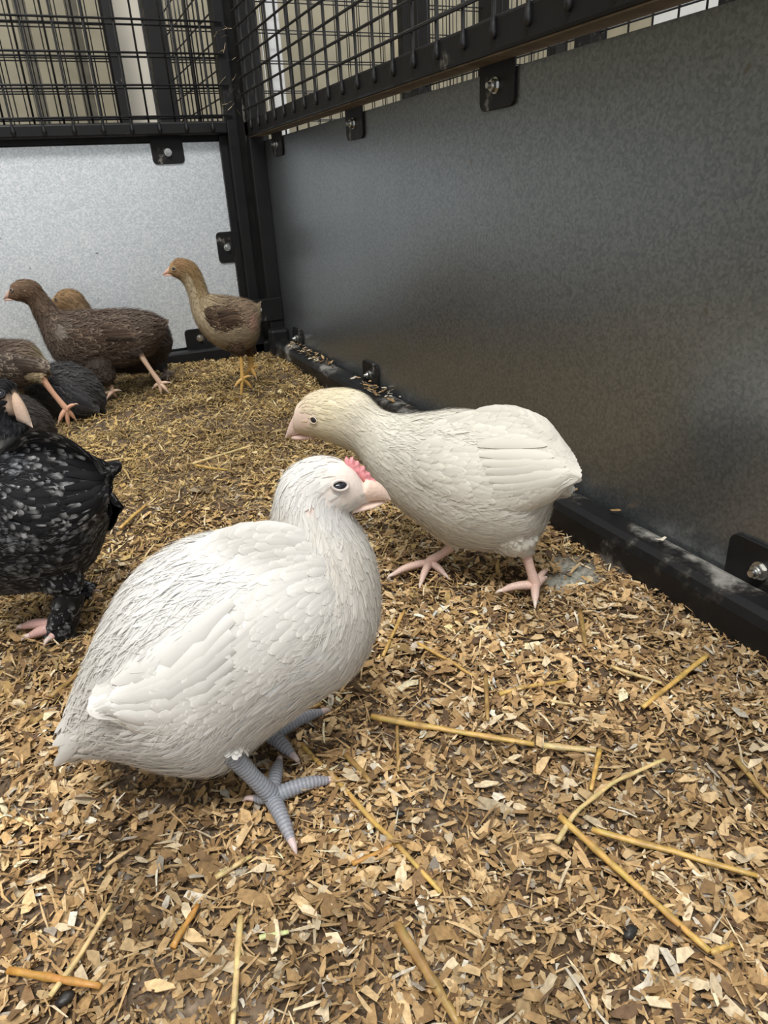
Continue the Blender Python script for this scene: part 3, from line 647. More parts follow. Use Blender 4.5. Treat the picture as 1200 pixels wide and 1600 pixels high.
    'brown_chick': {'M': [0.06, 1.25], 'ang': 3.021, 'near': 1, 'rings': [(-0.0827, 0.1034, -0.2443, 0.9697, 0.0147, 0.0118, 0.0), (-0.061, 0.0978, -0.2689, 0.9632, 0.0342, 0.0291, -0.0), (-0.0303, 0.0973, -0.2153, 0.9765, 0.0426, 0.0349, 0.0), (0.006, 0.0976, -0.2035, 0.9791, 0.0448, 0.0368, -0.0), (0.0411, 0.0957, -0.2139, 0.9768, 0.0492, 0.0404, 0.0), (0.0669, 0.1047, -0.2956, 0.9553, 0.0431, 0.0354, 0.0), (0.0791, 0.1207, -0.4497, 0.8932, 0.0314, 0.0257, -0.0), (0.0843, 0.1393, -0.6637, 0.748, 0.0212, 0.0169, -0.0), (0.0891, 0.1566, -0.7958, 0.6055, 0.0178, 0.0143, -0.0), (0.094, 0.1712, -0.8077, 0.5896, 0.0159, 0.0127, -0.0), (0.0998, 0.1799, -0.721, 0.6929, 0.0183, 0.0142, -0.0), (0.1097, 0.1846, -0.6288, 0.7776, 0.0188, 0.0143, -0.0), (0.1198, 0.1864, -0.5204, 0.8539, 0.0163, 0.0118, -0.0), (0.1288, 0.1848, -0.3986, 0.9171, 0.011, 0.0071, 0.0)], 'wing': [(-0.0683, 0.1165, -0.0606, 0.0917), (-0.0378, 0.1376, -0.0303, 0.0743), (-0.0003, 0.1433, 0.0142, 0.0743), (0.0385, 0.1392, 0.0527, 0.0839), (0.0651, 0.1252, 0.0686, 0.1058)], 'eye': (0.1238, 0.1866), 'beak': [(0.1268, 0.1894), (0.1333, 0.1852), (0.1417, 0.1736), (0.1398, 0.1705), (0.1342, 0.171), (0.1236, 0.1729), (0.1328, 0.1766)], 'legs': [{'foot': (-0.0661, 0.0276, 0.0204), 'toes': [(-0.0652, 0.0276, 0.004), (-0.0762, 0.0336, 0.0073), (-0.0546, 0.0216, 0.0139), (-0.0808, 0.0316, 0.0217)], 'hock': (-0.0433, 0.0276, 0.0746), 'hip': (-0.0295, 0.0166, 0.0971), 'r': 0.0046, 'thr': 0.016}, {'foot': (0.0112, 0.018, 0.015), 'toes': [(0.0281, 0.018, 0.0117), (0.0207, 0.024, 0.0068), (0.0079, 0.012, 0.0021), (0.0005, 0.022, 0.0167)], 'hock': (0.0121, 0.018, 0.0303), 'hip': (0.0279, 0.0108, 0.0711), 'r': 0.004, 'thr': 0.029}]},
    'behind_chick': {'M': [0.1, 1.345], 'ang': 3.021, 'near': 1, 'rings': [(-0.0635, 0.0604, -0.3733, 0.9277, 0.0107, 0.0085, -0.0), (-0.0463, 0.0686, -0.1161, 0.9932, 0.0436, 0.0371, -0.0), (-0.002, 0.0694, -0.1384, 0.9904, 0.0506, 0.043, 0.0), (0.0397, 0.0791, -0.2563, 0.9666, 0.0476, 0.0405, -0.0), (0.0667, 0.0959, -0.5074, 0.8617, 0.036, 0.0295, 0.0), (0.0754, 0.1166, -0.7703, 0.6377, 0.0273, 0.0218, -0.0), (0.0801, 0.1355, -0.8729, 0.488, 0.0243, 0.0195, -0.0), (0.0871, 0.1501, -0.812, 0.5836, 0.0241, 0.0188, -0.0), (0.0982, 0.1559, -0.6529, 0.7574, 0.0212, 0.0161, -0.0), (0.1064, 0.1577, -0.5644, 0.8255, 0.0149, 0.0108, -0.0), (0.1119, 0.1561, -0.5305, 0.8477, 0.0076, 0.0049, 0.0)], 'eye': (0.1049, 0.1573), 'beak': [(0.1093, 0.1606), (0.114, 0.1579), (0.1207, 0.1511), (0.1182, 0.1487), (0.1142, 0.1484), (0.1057, 0.1497), (0.1132, 0.1525)], 'legs': [{'foot': (-0.0523, 0.02, 0.0129), 'toes': [(-0.0373, 0.02, 0.0053), (-0.0503, 0.026, 0.0027), (-0.0622, 0.014, 0.0033), (-0.0616, 0.024, 0.015)], 'hock': (-0.0464, 0.02, 0.0242), 'hip': (-0.036, 0.012, 0.0587), 'r': 0.005, 'thr': 0.016}]},
    'grey_chick': {'M': [-0.02, 1.172], 'ang': 3.021, 'near': 1, 'rings': [(-0.0438, 0.014, -0.4959, 0.8684, 0.012, 0.0096, -0.0), (-0.0314, 0.0271, -0.2104, 0.9776, 0.032, 0.0272, 0.0), (-0.0073, 0.0374, -0.1764, 0.9843, 0.0415, 0.0353, -0.0), (0.0219, 0.0467, -0.2284, 0.9736, 0.0367, 0.0312, -0.0), (0.0463, 0.0494, -0.3112, 0.9503, 0.0276, 0.0226, -0.0), (0.0596, 0.0501, -0.5355, 0.8445, 0.0201, 0.0161, -0.0), (0.0683, 0.0601, -0.6795, 0.7337, 0.0175, 0.014, -0.0), (0.0743, 0.0716, -0.7689, 0.6394, 0.0142, 0.0108, 0.0), (0.0794, 0.0776, -0.761, 0.6488, 0.0109, 0.0076, -0.0), (0.0856, 0.0789, -0.8409, 0.5412, 0.0074, 0.0044, -0.0)], 'wing': [(-0.0417, 0.0224, -0.0339, 0.0032), (-0.0254, 0.0612, -0.0178, 0.0055), (-0.0014, 0.0738, 0.0106, 0.0216), (0.0222, 0.0672, 0.0278, 0.0437)], 'eye': (0.0763, 0.081), 'beak': [(0.0849, 0.0817), (0.0909, 0.0785), (0.0975, 0.0736), (0.0954, 0.0714), (0.0918, 0.0719), (0.0839, 0.0719), (0.0911, 0.0747)], 'legs': []},
    'barred_chick': {'M': [-0.08, 1.12], 'ang': 3.021, 'near': 1, 'rings': [(-0.0374, 0.0932, -0.1431, 0.9897, 0.0091, 0.0073, 0.0), (-0.0244, 0.0994, -0.176, 0.9844, 0.0261, 0.0222, 0.0), (-0.001, 0.0998, -0.2445, 0.9696, 0.0329, 0.0279, 0.0), (0.0279, 0.1019, -0.2213, 0.9752, 0.0348, 0.0296, 0.0), (0.0492, 0.1107, -0.1991, 0.98, 0.03, 0.0246, 0.0), (0.0622, 0.1291, -0.4803, 0.8771, 0.0231, 0.0185, 0.0), (0.0633, 0.1509, -0.7389, 0.6738, 0.0168, 0.0134, -0.0), (0.0612, 0.172, -0.8592, 0.5117, 0.0138, 0.0111, 0.0), (0.0623, 0.1847, -0.818, 0.5752, 0.015, 0.0117, 0.0), (0.0702, 0.1896, -0.6642, 0.7475, 0.0151, 0.0115, 0.0), (0.078, 0.1916, -0.6078, 0.7941, 0.012, 0.0086, 0.0), (0.0848, 0.1894, -0.4951, 0.8688, 0.0063, 0.0041, -0.0)], 'wing': [(-0.0426, 0.1016, -0.0385, 0.0841), (-0.0251, 0.1169, -0.0212, 0.0844), (0.0047, 0.1264, 0.0114, 0.0849), (0.0331, 0.1236, 0.0399, 0.0983)], 'eye': (0.0723, 0.192), 'beak': [(0.0824, 0.1949), (0.0881, 0.1913), (0.0954, 0.1846), (0.0939, 0.1819), (0.0892, 0.1823), (0.0805, 0.1831), (0.088, 0.1863)], 'legs': [{'foot': (-0.0559, 0.0184, 0.031), 'toes': [(-0.0542, 0.0184, 0.004), (-0.0432, 0.0244, 0.0152), (-0.0645, 0.0124, 0.0126), (-0.0708, 0.0224, 0.0377)], 'hock': (-0.0353, 0.0184, 0.079), 'hip': (-0.0165, 0.011, 0.0953), 'r': 0.0046, 'thr': 0.012}, {'foot': (0.0247, -0.015, 0.0137), 'toes': [(0.0426, -0.015, 0.0114), (0.0312, -0.009, 0.0016), (0.0151, -0.021, 0.0026), (0.01, -0.011, 0.0177)], 'hock': (0.0068, -0.015, 0.0502), 'hip': (0.0141, -0.009, 0.0855), 'r': 0.0045, 'thr': 0.016}]},
    'dusky_chick': {'M': [-0.09, 1.055], 'ang': 3.021, 'near': 1, 'rings': [(-0.0398, 0.0138, -0.5466, 0.8374, 0.0069, 0.0055, -0.0), (-0.0299, 0.0246, -0.2323, 0.9726, 0.0224, 0.019, 0.0), (-0.0108, 0.0338, -0.2396, 0.9709, 0.032, 0.0272, 0.0), (0.0158, 0.0404, -0.2492, 0.9685, 0.0343, 0.0292, 0.0), (0.038, 0.0467, -0.2572, 0.9664, 0.0293, 0.024, -0.0), (0.0512, 0.0588, -0.4173, 0.9088, 0.0178, 0.0142, 0.0), (0.0599, 0.071, -0.6163, 0.7875, 0.0121, 0.0095, -0.0), (0.0683, 0.0779, -0.5837, 0.812, 0.0104, 0.0077, 0.0), (0.0769, 0.0799, -0.5399, 0.8417, 0.0074, 0.005, -0.0)], 'eye': (0.0673, 0.0813), 'beak': [(0.0782, 0.0835), (0.0835, 0.0807), (0.0886, 0.0762), (0.0869, 0.0743), (0.0837, 0.0747), (0.0776, 0.0747), (0.083, 0.0772)], 'legs': []},
}


class Surf:
    """a grid surface P[i, j]; i runs from the tail (0) to the head (1)"""
    def __init__(s, P, wrap):
        s.P = P; s.wrap = wrap; s.m, s.n = P.shape[:2]
        if wrap:
            Q = np.concatenate([P[:, -1:], P, P[:, :1]], 1)
            dj = (Q[:, 2:] - Q[:, :-2]) / 2
        else:
            dj = np.gradient(P, axis=1)
        di = np.gradient(P, axis=0)
        N = np.cross(di, dj); N /= np.linalg.norm(N, axis=-1, keepdims=True) + 1e-12
        s.N, s.di, s.dj = N, di * (s.m - 1), dj
        s.arc = np.linalg.norm(np.diff(P.mean(1), axis=0), axis=1).sum()
        s.area = np.linalg.norm(np.cross(di, dj), axis=-1)
    def flip(s): s.N = -s.N
    def at(s, A, t, ph):
        x = np.clip(t, 0, 1) * (s.m - 1); i = np.clip(np.floor(x).astype(int), 0, s.m - 2); fx = (x - i)[:, None]
        if s.wrap:
            y = (ph % 1) * s.n; j = np.floor(y).astype(int) % s.n; j1 = (j + 1) % s.n; fy = (y - np.floor(y))[:, None]
        else:
            y = np.clip(ph, 0, 1) * (s.n - 1); j = np.clip(np.floor(y).astype(int), 0, s.n - 2); j1 = j + 1; fy = (y - j)[:, None]
        return (A[i, j] * (1 - fx) + A[i + 1, j] * fx) * (1 - fy) + (A[i, j1] * (1 - fx) + A[i + 1, j1] * fx) * fy
    def pos(s, t, ph):
        p = s.at(s.P, t, ph)
        ex = np.minimum(t, 0)[:, None]
        if (t < 0).any():
            d = s.at(s.di, np.full_like(t, 0.04), ph)
            dm = s.di[1:5].mean((0, 1))[None]
            p = p + ex * (0.3 * d + 0.7 * dm)
        return p
    def sample(s, n, rg):
        w = s.area.copy(); w = w.ravel() / w.sum(); cw = np.cumsum(w)
        u = (np.arange(n) + rg.random(n)) / n
        k = np.clip(np.searchsorted(cw, u), 0, s.m * s.n - 1)
        i, j = k // s.n, k % s.n
        t = np.clip((i + rg.random(n) - 0.5) / (s.m - 1), 0, 1)
        ph = (j + rg.random(n)) / s.n if s.wrap else np.clip((j + rg.random(n) - 0.5) / (s.n - 1), 0, 1)
        return t, ph

class Coat:
    def __init__(s): s.V, s.F, s.C, s.Nn, s.off = [], [], [], [], 0
    def push(s, V, F, Cc, Nn):
        s.V.append(V); s.F.append(F + s.off); s.C.append(Cc); s.Nn.append(Nn); s.off += len(V)
    def build(s, name, parent, mat=None):
        N = np.concatenate(s.Nn)
        me = np_mesh(name, np.concatenate(s.V), np.concatenate(s.F), np.clip(np.concatenate(s.C), 0, 1), N)
        return link(name, me, mat or M['feather'], parent)

VR = np.array([0.0, 0.28, 0.55, 0.8, 0.94, 1.0]); WR = np.array([0.45, 0.9, 1.0, 0.88, 0.55, 0.10])
def feathers(coat, S, t, ph, L, wr, lift, base, colf, rg, soft=0.65, curl=0.35, jit=0.12):
    """leaf shaped feathers that follow the surface towards the tail"""
    n = len(t)
    if n == 0: return
    rows = len(VR)
    tc = t.copy(); phc = ph.copy()
    phdrift = rg.normal(0, jit, n)
    V = np.zeros((n, rows, 3, 3)); NN = np.zeros((n, rows, 3, 3)); prev = 0.0
    r_ = rg.uniform(0.7, 1.3, n)
    for k in range(rows):
        step = (VR[k] - prev) * L; prev = VR[k]
        if k:
            sub = 4
            for _ in range(sub):
                d = np.linalg.norm(S.at(S.di, tc, phc), axis=-1)
                tc = tc - np.minimum(step / sub / (d + 1e-6), 0.03)
                dj = np.linalg.norm(S.at(S.dj, np.clip(tc, 0.03, 1), phc), axis=-1) * S.n
                phc = phc + np.clip(phdrift * step / sub / (dj + 1e-4), -0.02, 0.02)
        p = S.pos(tc, phc); N = S.at(S.N, tc, phc); N /= np.linalg.norm(N, axis=-1, keepdims=True) + 1e-9
        T = S.at(S.di, np.clip(tc, 0.02, 1), phc); T /= np.linalg.norm(T, axis=-1, keepdims=True) + 1e-9
        Bv = np.cross(N, T); Bv /= np.linalg.norm(Bv, axis=-1, keepdims=True) + 1e-9
        h = base + lift * r_ * L * VR[k]
        for c, u in enumerate((-1.0, 0.0, 1.0)):
            w = wr * L * WR[k] * u
            V[:, k, c] = p + N * (h - curl * abs(u) * np.abs(w) * 0.5)[:, None] + Bv * w[:, None]
            nn = N * soft + (1 - soft) * (N + Bv * (0.9 * u) - T * (-0.35))
            NN[:, k, c] = nn / (np.linalg.norm(nn, axis=-1, keepdims=True) + 1e-9)
    U = np.broadcast_to(np.array([-1.0, 0.0, 1.0])[None, None, :], (n, rows, 3)); VV = np.broadcast_to(VR[None, :, None], (n, rows, 3))
    col = colf(t, ph, U, VV, rg, S.pos(t, ph))
    b0 = (np.arange(n) * rows * 3)[:, None]
    q = []
    for k in range(rows - 1):
        for c in range(2):
            q.append([k * 3 + c, k * 3 + c + 1, (k + 1) * 3 + c + 1, (k + 1) * 3 + c])
    F = (b0[:, :, None] + np.array(q)[None]).reshape(-1, 4)
    coat.push(V.reshape(-1, 3), F, col.reshape(-1, 3), NN.reshape(-1, 3))

def catmull(A, m):
    A = np.asarray(A, float); n = len(A)
    Q = np.concatenate([[2 * A[0] - A[1]], A, [2 * A[-1] - A[-2]]])
    out = []
    for x in np.linspace(0, n - 1, m):
        i = min(int(x), n - 2); f = x - i
        p0, p1, p2, p3 = Q[i], Q[i + 1], Q[i + 2], Q[i + 3]
        out.append(0.5 * (2 * p1 + (p2 - p0) * f + (2 * p0 - 5 * p1 + 4 * p2 - p3) * f * f + (3 * p1 - p0 - 3 * p2 + p3) * f ** 3))
    return np.array(out)

def trunk_surface(rings, m=96, n=40):
    R_ = catmull(rings, m)
    nv = R_[:, 2:4] / np.linalg.norm(R_[:, 2:4], axis=1, keepdims=True)
    H = np.maximum(R_[:, 4], 0.002); W = np.maximum(R_[:, 5], 0.002)
    a = 2 * np.pi * np.arange(n) / n
    P = np.zeros((m, n, 3))
    P[..., 0] = R_[:, 0, None] + (H * nv[:, 0])[:, None] * np.cos(a)
    P[..., 2] = R_[:, 1, None] + (H * nv[:, 1])[:, None] * np.cos(a)
    P[..., 1] = W[:, None] * np.sin(a)
    S = Surf(P, True)
    c = P.mean(1, keepdims=True)
    if ((P - c) * S.N).sum(-1).mean() < 0: S.flip()
    return S

def tube_surface(path, radii, n=14, sub=6, ridge=0.0, pitch=0.0021):
    path = np.asarray(path, float)
    L = np.linalg.norm(np.diff(path, axis=0), axis=1).sum()
    m = max(len(path) * sub, int(L / (pitch * 0.2)) if ridge else 0)
    A = catmull(np.concatenate([path, np.asarray(radii, float)[:, None]], 1), m)
    p, r = A[:, :3], A[:, 3]
    T = np.gradient(p, axis=0); T /= np.linalg.norm(T, axis=1, keepdims=True)
    ref = np.tile(np.array([0.0, 1.0, 0.0]), (m, 1))
    ref[np.abs(T[:, 1]) > 0.8] = (1.0, 0, 0)
    if np.abs(T[:, 1]).max() > 0.8: ref[:] = (0.3, 0.1, 0.95)
    s1 = np.cross(T, ref); s1 /= np.linalg.norm(s1, axis=1, keepdims=True); s2 = np.cross(T, s1)
    ang = 2 * np.pi * np.arange(n) / n
    rr = r[:, None] * np.ones((1, n))
    if ridge:
        d = np.concatenate([[0], np.cumsum(np.linalg.norm(np.diff(p, axis=0), axis=1))])
        saw = 0.5 + 0.5 * np.cos(2 * np.pi * d / pitch)
        rr = rr * (1 - ridge * saw[:, None])
    else:
        saw = np.zeros(m)
    P = p[:, None, :] + rr[..., None] * (np.cos(ang)[None, :, None] * s1[:, None, :] + np.sin(ang)[None, :, None] * s2[:, None, :])
    S = Surf(P, True); S.saw = np.repeat(saw, n)[:, None]
    if ((P - p[:, None, :]) * S.N).sum(-1).mean() < 0: S.flip()
    return S

def grid_faces(m, n, off=0, caps=True):
    i = np.arange(m * n).reshape(m, n); j = np.roll(i, -1, axis=1)
    F = np.stack([i[:-1], i[1:], j[1:], j[:-1]], -1).reshape(-1, 4) + off
    return F

def surf_to(parts, S, col, mi):
    """append a closed grid surface with end fans"""
    m, n = S.m, S.n
    V = S.P.reshape(-1, 3); c0 = S.P[0].mean(0); c1 = S.P[-1].mean(0)
    F = grid_faces(m, n)
    k0, k1 = m * n, m * n + 1
    j = np.arange(n); j1 = (j + 1) % n
    T = np.concatenate([np.stack([np.full(n, k0), j, j1], -1), np.stack([np.full(n, k1), (m - 1) * n + j1, (m - 1) * n + j], -1)])
    col = np.broadcast_to(np.asarray(col, float), (m * n, 3)) if np.ndim(col) == 1 else col.reshape(-1, 3)
    parts.append((np.concatenate([V, [c0, c1]]), F, T, np.concatenate([col, col[:1], col[-1:]]), mi))

def assemble(name, parts):
    Vs, F4, F3, Cs, m4, m3_ = [], [], [], [], [], []; off = 0
    for V, F, T, c, mi in parts:
        Vs.append(V); F4.append(F + off); F3.append(T + off); Cs.append(c)
        m4.append(np.full(len(F), mi)); m3_.append(np.full(len(T), mi)); off += len(V)
    me = np_mesh(name, np.concatenate(Vs), [np.concatenate(F4), np.concatenate(F3)], np.clip(np.concatenate(Cs), 0, 1), matidx=np.concatenate(m4 + m3_))
    bm = bmesh.new(); bm.from_mesh(me); bmesh.ops.recalc_face_normals(bm, faces=bm.faces); bm.to_mesh(me); bm.free()
    return me

def beak_half(stations, wid, colr, name, parent, up_):
    """stations: list of (top a,b, bottom a,b, halfwidth)"""
    n = 14; P = np.zeros((len(stations), n, 3))
    for k, (t0, b0, w) in enumerate(stations):
        c = ((t0[0] + b0[0]) / 2, (t0[1] + b0[1]) / 2); hx, hz = (t0[0] - b0[0]) / 2, (t0[1] - b0[1]) / 2
        for q in range(n):
            a = 2 * math.pi * q / n; ca, sa = math.cos(a), math.sin(a)
            wq = w * abs(sa) ** 0.8 * (1 if sa > 0 else -1)
            P[k, q] = (c[0] + hx * ca, wq, c[1] + hz * ca)
    S = Surf(P, True); parts = []
    nt_ = len(stations)
    col = np.zeros((nt_, n, 3))
    for k in range(nt_):
        f = k / (nt_ - 1); col[k] = np.array(colr[0]) * (1 - f) + np.array(colr[1]) * f
    surf_to(parts, S, col, 0)
    return link(name, assemble(name, parts), M['leg'], parent)

def lerp2(a, b_, f): return (a[0] * (1 - f) + b_[0] * f, a[1] * (1 - f) + b_[1] * f)

def make_bird(key, name, label, cat, cfg):
    d = BIRDS[key]; rg = np.random.default_rng(cfg.get('seed', 1))
    root = empty(name, (d['M'][0], d['M'][1], 0), d['ang'])
    tag(root, label, cat)
    tr = trunk_surface(d['rings'])
    sk = cfg['skin']                                  # function of (t, ph, pos) -> rgb
    parts = []
    tt, pp = np.meshgrid(np.linspace(0, 1, tr.m), np.arange(tr.n) / tr.n, indexing='ij')
    surf_to(parts, tr, sk(tt.ravel(), pp.ravel(), tr.P.reshape(-1, 3)), 0)
    thighs = []
    claws = []
    for lg in d['legs']:
        hip, hock, foot = (np.array(lg[k]) for k in ('hip', 'hock', 'foot')); r = lg['r']
        mid = (hip + hock) / 2 + np.array([0.004, 0, 0])
        th = tube_surface([hock, hock * 0.75 + mid * 0.25, mid, hip], [r * 1.35, max(r * 1.4, lg['thr'] * 0.55), lg['thr'] * 0.88, lg['thr']], 18, 6)
        thighs.append(th)
        ptsT = th.P.reshape(-1, 3)
        surf_to(parts, th, cfg['thigh'](np.linspace(0, 1, th.m)[:, None].repeat(th.n, 1).ravel(), None, ptsT), 0)
        lc = np.array(cfg['leg']); rid = cfg.get('ridge', 0.0)
        sh = tube_surface([hock + (hock - foot) * 0.15, hock, hock * 0.5 + foot * 0.5, foot + np.array([0, 0, 0.002]), foot - np.array([0, 0, 0.002])], [r * 1.15, r * 1.1, r * 0.82, r * 0.95, r * 0.7], 14, 6, rid)
        shade = lc[None] * (0.95 + 0.1 * rg.random((sh.m * sh.n, 1))) * (1 + rid * (1.2 - 3.5 * sh.saw))
        surf_to(parts, sh, shade, 1)
        if cfg.get('booted'):
            bt_ = tube_surface([foot + np.array([0, 0, 0.002]), foot * 0.5 + hock * 0.5, hock], [r * 1.5, r * 1.5, r * 1.7], 16, 8)
            surf_to(parts, bt_, np.array(cfg['booted']), 0); thighs.append(bt_)
        for q, tip in enumerate(lg['toes']):
            tip = np.array(tip); v = tip - foot; ln = np.linalg.norm(v)
            back = q == 3
            hgt = min(0.006, ln * 0.16)
            p1 = foot + v * 0.30 + np.array([0, 0, hgt * 0.5]); p2 = foot + v * 0.62 + np.array([0, 0, hgt * 0.6]); p3 = foot + v * 0.88 + np.array([0, 0, hgt * 0.25])
            for p in (p1, p2, p3): p[2] = max(p[2], 0.004 + r * 0.4)
            base_r = r * (0.62 if back else 0.78)
            to = tube_surface([foot, p1, p2, p3], [base_r * 1.1, base_r, base_r * 0.86, base_r * 0.55], 12, 6, rid * 0.9)
            dd = np.linspace(0, 1, to.m)[:, None].repeat(to.n, 1).ravel()[:, None]
            tcol = np.array(cfg['leg'])[None] * (1 - 0.55 * dd ** 2) + np.array(cfg.get('toe', cfg['leg']))[None] * (0.55 * dd ** 2)
            surf_to(parts, to, tcol * (0.95 + 0.1 * rg.random((to.m * to.n, 1))) * (1 + rid * (1.2 - 3.5 * to.saw)), 1)
            e = p3 - p2; e /= np.linalg.norm(e); cl = 0.0075 * r / 0.0056
            c1 = p3 + e * cl * 0.55 + np.array([0, 0, cl * 0.06]); c2 = p3 + e * cl + np.array([0, 0, -cl * 0.28]); c2[2] = max(c2[2], 0.003)
            cs = tube_surface([p3 - e * 0.001, c1, c2], [base_r * 0.52, base_r * 0.38, 0.0003], 8, 4)
            cp_ = []; surf_to(cp_, cs, np.array(cfg.get('claw', (0.72, 0.56, 0.50))), 0); claws.append(cp_)
    me = assemble('body', parts)
    body = link('body', me, [M['skin'], M['leg']], root)
    if cfg.get('claws', True):
        for cp_ in claws: link('claw', assemble('claw', cp_), M['leg'], root)
    tree = BVHTree.FromPolygons([tuple(v) for v in tr.P.reshape(-1, 3)], [tuple(int(q) for q in f) for f in grid_faces(tr.m, tr.n)])
    def side_hit(a, b_, side):
        r_ = tree.ray_cast(Vector((a, side * 0.3, b_)), Vector((0, -side, 0)))
        return None if r_[0] is None else (r_[0], r_[1])
    # ---- plumage
    coat = Coat(); colf = cfg['col']
    t, ph = tr.sample(cfg['n'], rg)
    keep = t < cfg.get('tmax', 0.985)
    if 'bald' in cfg:
        p = tr.pos(t, ph)
        for (ba, bb_, br) in cfg['bald']:
            keep &= ~(((p[:, 0] - ba) ** 2 + (p[:, 2] - bb_) ** 2 < br * br) & (rg.random(len(t)) < 0.93))
    t, ph = t[keep], ph[keep]
    over = cfg.get('over', 0.010)
    L = np.minimum(np.interp(t, cfg['Lt'], cfg['L']), t * tr.arc * 0.9 + over) * rg.uniform(0.8, 1.2, len(t))
    feathers(coat, tr, t, ph, L, cfg.get('wr', 0.26), cfg.get('lift', 0.05), 0.0004, colf, rg, cfg.get('soft', 0.8))
    # fine down standing off the outline
    t, ph = tr.sample(cfg.get('down', 2500), rg); k = t < cfg.get('tmax', 0.985) * 0.98; t, ph = t[k], ph[k]
    L = np.minimum(np.interp(t, cfg['Lt'], cfg['L']), t * tr.arc * 0.9 + over) * rg.uniform(0.5, 0.9, len(t))
    feathers(coat, tr, t, ph, L, cfg.get('dwr', 0.012), cfg.get('dlift', 0.14), 0.0008, colf, rg, 0.9, jit=0.35)
    # loose tufts that break the outline
    t, ph = tr.sample(cfg.get('tufts', 500), rg); k = (t < cfg.get('tmax', 0.985) * 0.86); t, ph = t[k], ph[k]
    L = np.minimum(np.interp(t, cfg['Lt'], cfg['L']), t * tr.arc * 0.9 + over) * rg.uniform(0.6, 1.0, len(t))
    feathers(coat, tr, t, ph, L, cfg.get('twr', 0.06), cfg.get('tlift', 0.10), 0.0006, colf, rg, 0.85, jit=0.2)
    for th in thighs:
        t, ph = th.sample(cfg.get('nth', 260), rg)
        L = rg.uniform(0.008, 0.014, len(t)) * cfg.get('thL', 1.0)
        feathers(coat, th, t, ph, L, 0.22, 0.16, 0.0004, cfg.get('thcol', colf), rg, 0.7, jit=0.3)
    # tail tuft
    if cfg.get('tail'):
        nt_, tl, tw, spread, updir = cfg['tail']
        for k in range(nt_):
            f = (k + 0.5) / nt_ - 0.5
            t = np.array([0.05 + 0.03 * rg.random()]); ph = np.array([0.0 + f * spread])
            feathers(coat, tr, t, ph % 1, np.array([tl * (1 - 0.5 * abs(f)) * rg.uniform(0.6, 1.1)]), tw, 0.03, 0.001 + 0.0008 * (k % 3), cfg.get('tailcol', colf), rg, 0.6, jit=0.45)
    coat_o = coat.build('plumage', root); coat_o['kind'] = 'stuff'
    # ---- wings
    if 'wing' in d:
        for side in (d['near'], -d['near']):
            Wp = catmull(np.array(d['wing']), 30); n2 = 14
            P = np.zeros((30, n2, 3)); last = 0.03 * side; okm = np.zeros((30, n2), bool)
            for i in range(30):
                for j in range(n2):
                    f = j / (n2 - 1)
                    a = Wp[i, 0] * (1 - f) + Wp[i, 2] * f; b_ = Wp[i, 1] * (1 - f) + Wp[i, 3] * f
                    if side != d['near']:
                        ca, cb = d['wing'][len(d['wing']) // 2][0::2], d['wing'][len(d['wing']) // 2][1::2]
                        ca, cb = sum(ca) / 2, sum(cb) / 2
                        a, b_ = ca + 0.75 * (a - ca), cb + 0.6 * (b_ - cb) - cfg.get('wdrop', 0.014)
                    hit = side_hit(a, b_, side)
                    P[i, j] = (a, hit[0].y if hit else np.nan, b_)
            # fill misses from the nearest hit towards the shoulder
            for j in range(n2):
                for i in range(28, -1, -1):
                    if np.isnan(P[i, j, 1]): P[i, j, 1] = P[i + 1, j, 1]
            Y = P[..., 1]; Y[np.isnan(Y)] = np.nanmean(Y)
            for _ in range(3):
                Y[1:-1, 1:-1] = (Y[1:-1, 1:-1] * 2 + Y[:-2, 1:-1] + Y[2:, 1:-1] + Y[1:-1, :-2] + Y[1:-1, 2:]) / 6
            # the closed wing leaves the body in a straight line towards its tip
            dsl = np.linalg.norm(np.diff(P[..., [0, 2]].mean(1), axis=0), axis=1)
            for i in range(28, -1, -1):
                Y[i] = side * np.maximum(np.abs(Y[i]), np.abs(Y[i + 1]) - cfg.get('wslope', 0.28) * dsl[i])
            ii = np.linspace(0, 1, 30)[:, None]; jj = np.linspace(0, 1, n2)[None]
            th_ = cfg.get('wth', 0.006)
            off = th_ * np.clip(np.sin(np.pi * jj), 0, 1) ** 0.5 * np.clip((1 - ii) * 4, 0, 1) ** 0.6 * np.clip(0.25 + ii * 3, 0, 1) - 0.001
            # never cut inside the body where the wing crosses it
            P[..., 1] = Y + side * off
            S = Surf(P, False)
            if (S.N[..., 1] * side).mean() < 0: S.flip()
            wc = Coat()
            wcol = cfg.get('wcol', colf)
            t, ph = S.sample(cfg.get('nw', 420), rg)
            Lw = np.interp(t, [0, 0.35, 0.6, 1.0], cfg.get('Lw', [0.030, 0.030, 0.020, 0.012])) * rg.uniform(0.85, 1.15, len(t))
            Lw = np.minimum(Lw, t * S.arc + 0.006)
            o_ = np.argsort(t)
            feathers(wc, S, t[o_], ph[o_], Lw[o_], cfg.get('wwr', 0.24), 0.035, 0.0006, wcol, rg, cfg.get('wsoft', 0.5), jit=0.06)
            # flight feathers, laid like a closed fan along the lower edge
            nf = cfg.get('nf', 9)
            for k in range(nf):
                f = k / (nf - 1)
                feathers(wc, S, np.array([0.52 - 0.12 * f]), np.array([0.30 + 0.62 * f]), np.array([min(cfg.get('Lf', 0.06) * (0.85 + 0.2 * math.sin(2.5 * f)), (0.52 - 0.12 * f) * S.arc + 0.004)]), 0.085, 0.012, np.array([0.0022 - 0.0012 * f]), cfg.get('fcol', wcol), rg, 0.45, jit=0.03)
            # underlying wing skin
            base = P.copy(); base[..., 1] -= side * 0.0012
            i0 = np.arange(30 * n2).reshape(30, n2)
            Fq = np.stack([i0[:-1, :-1], i0[1:, :-1], i0[1:, 1:], i0[:-1, 1:]], -1).reshape(-1, 4)
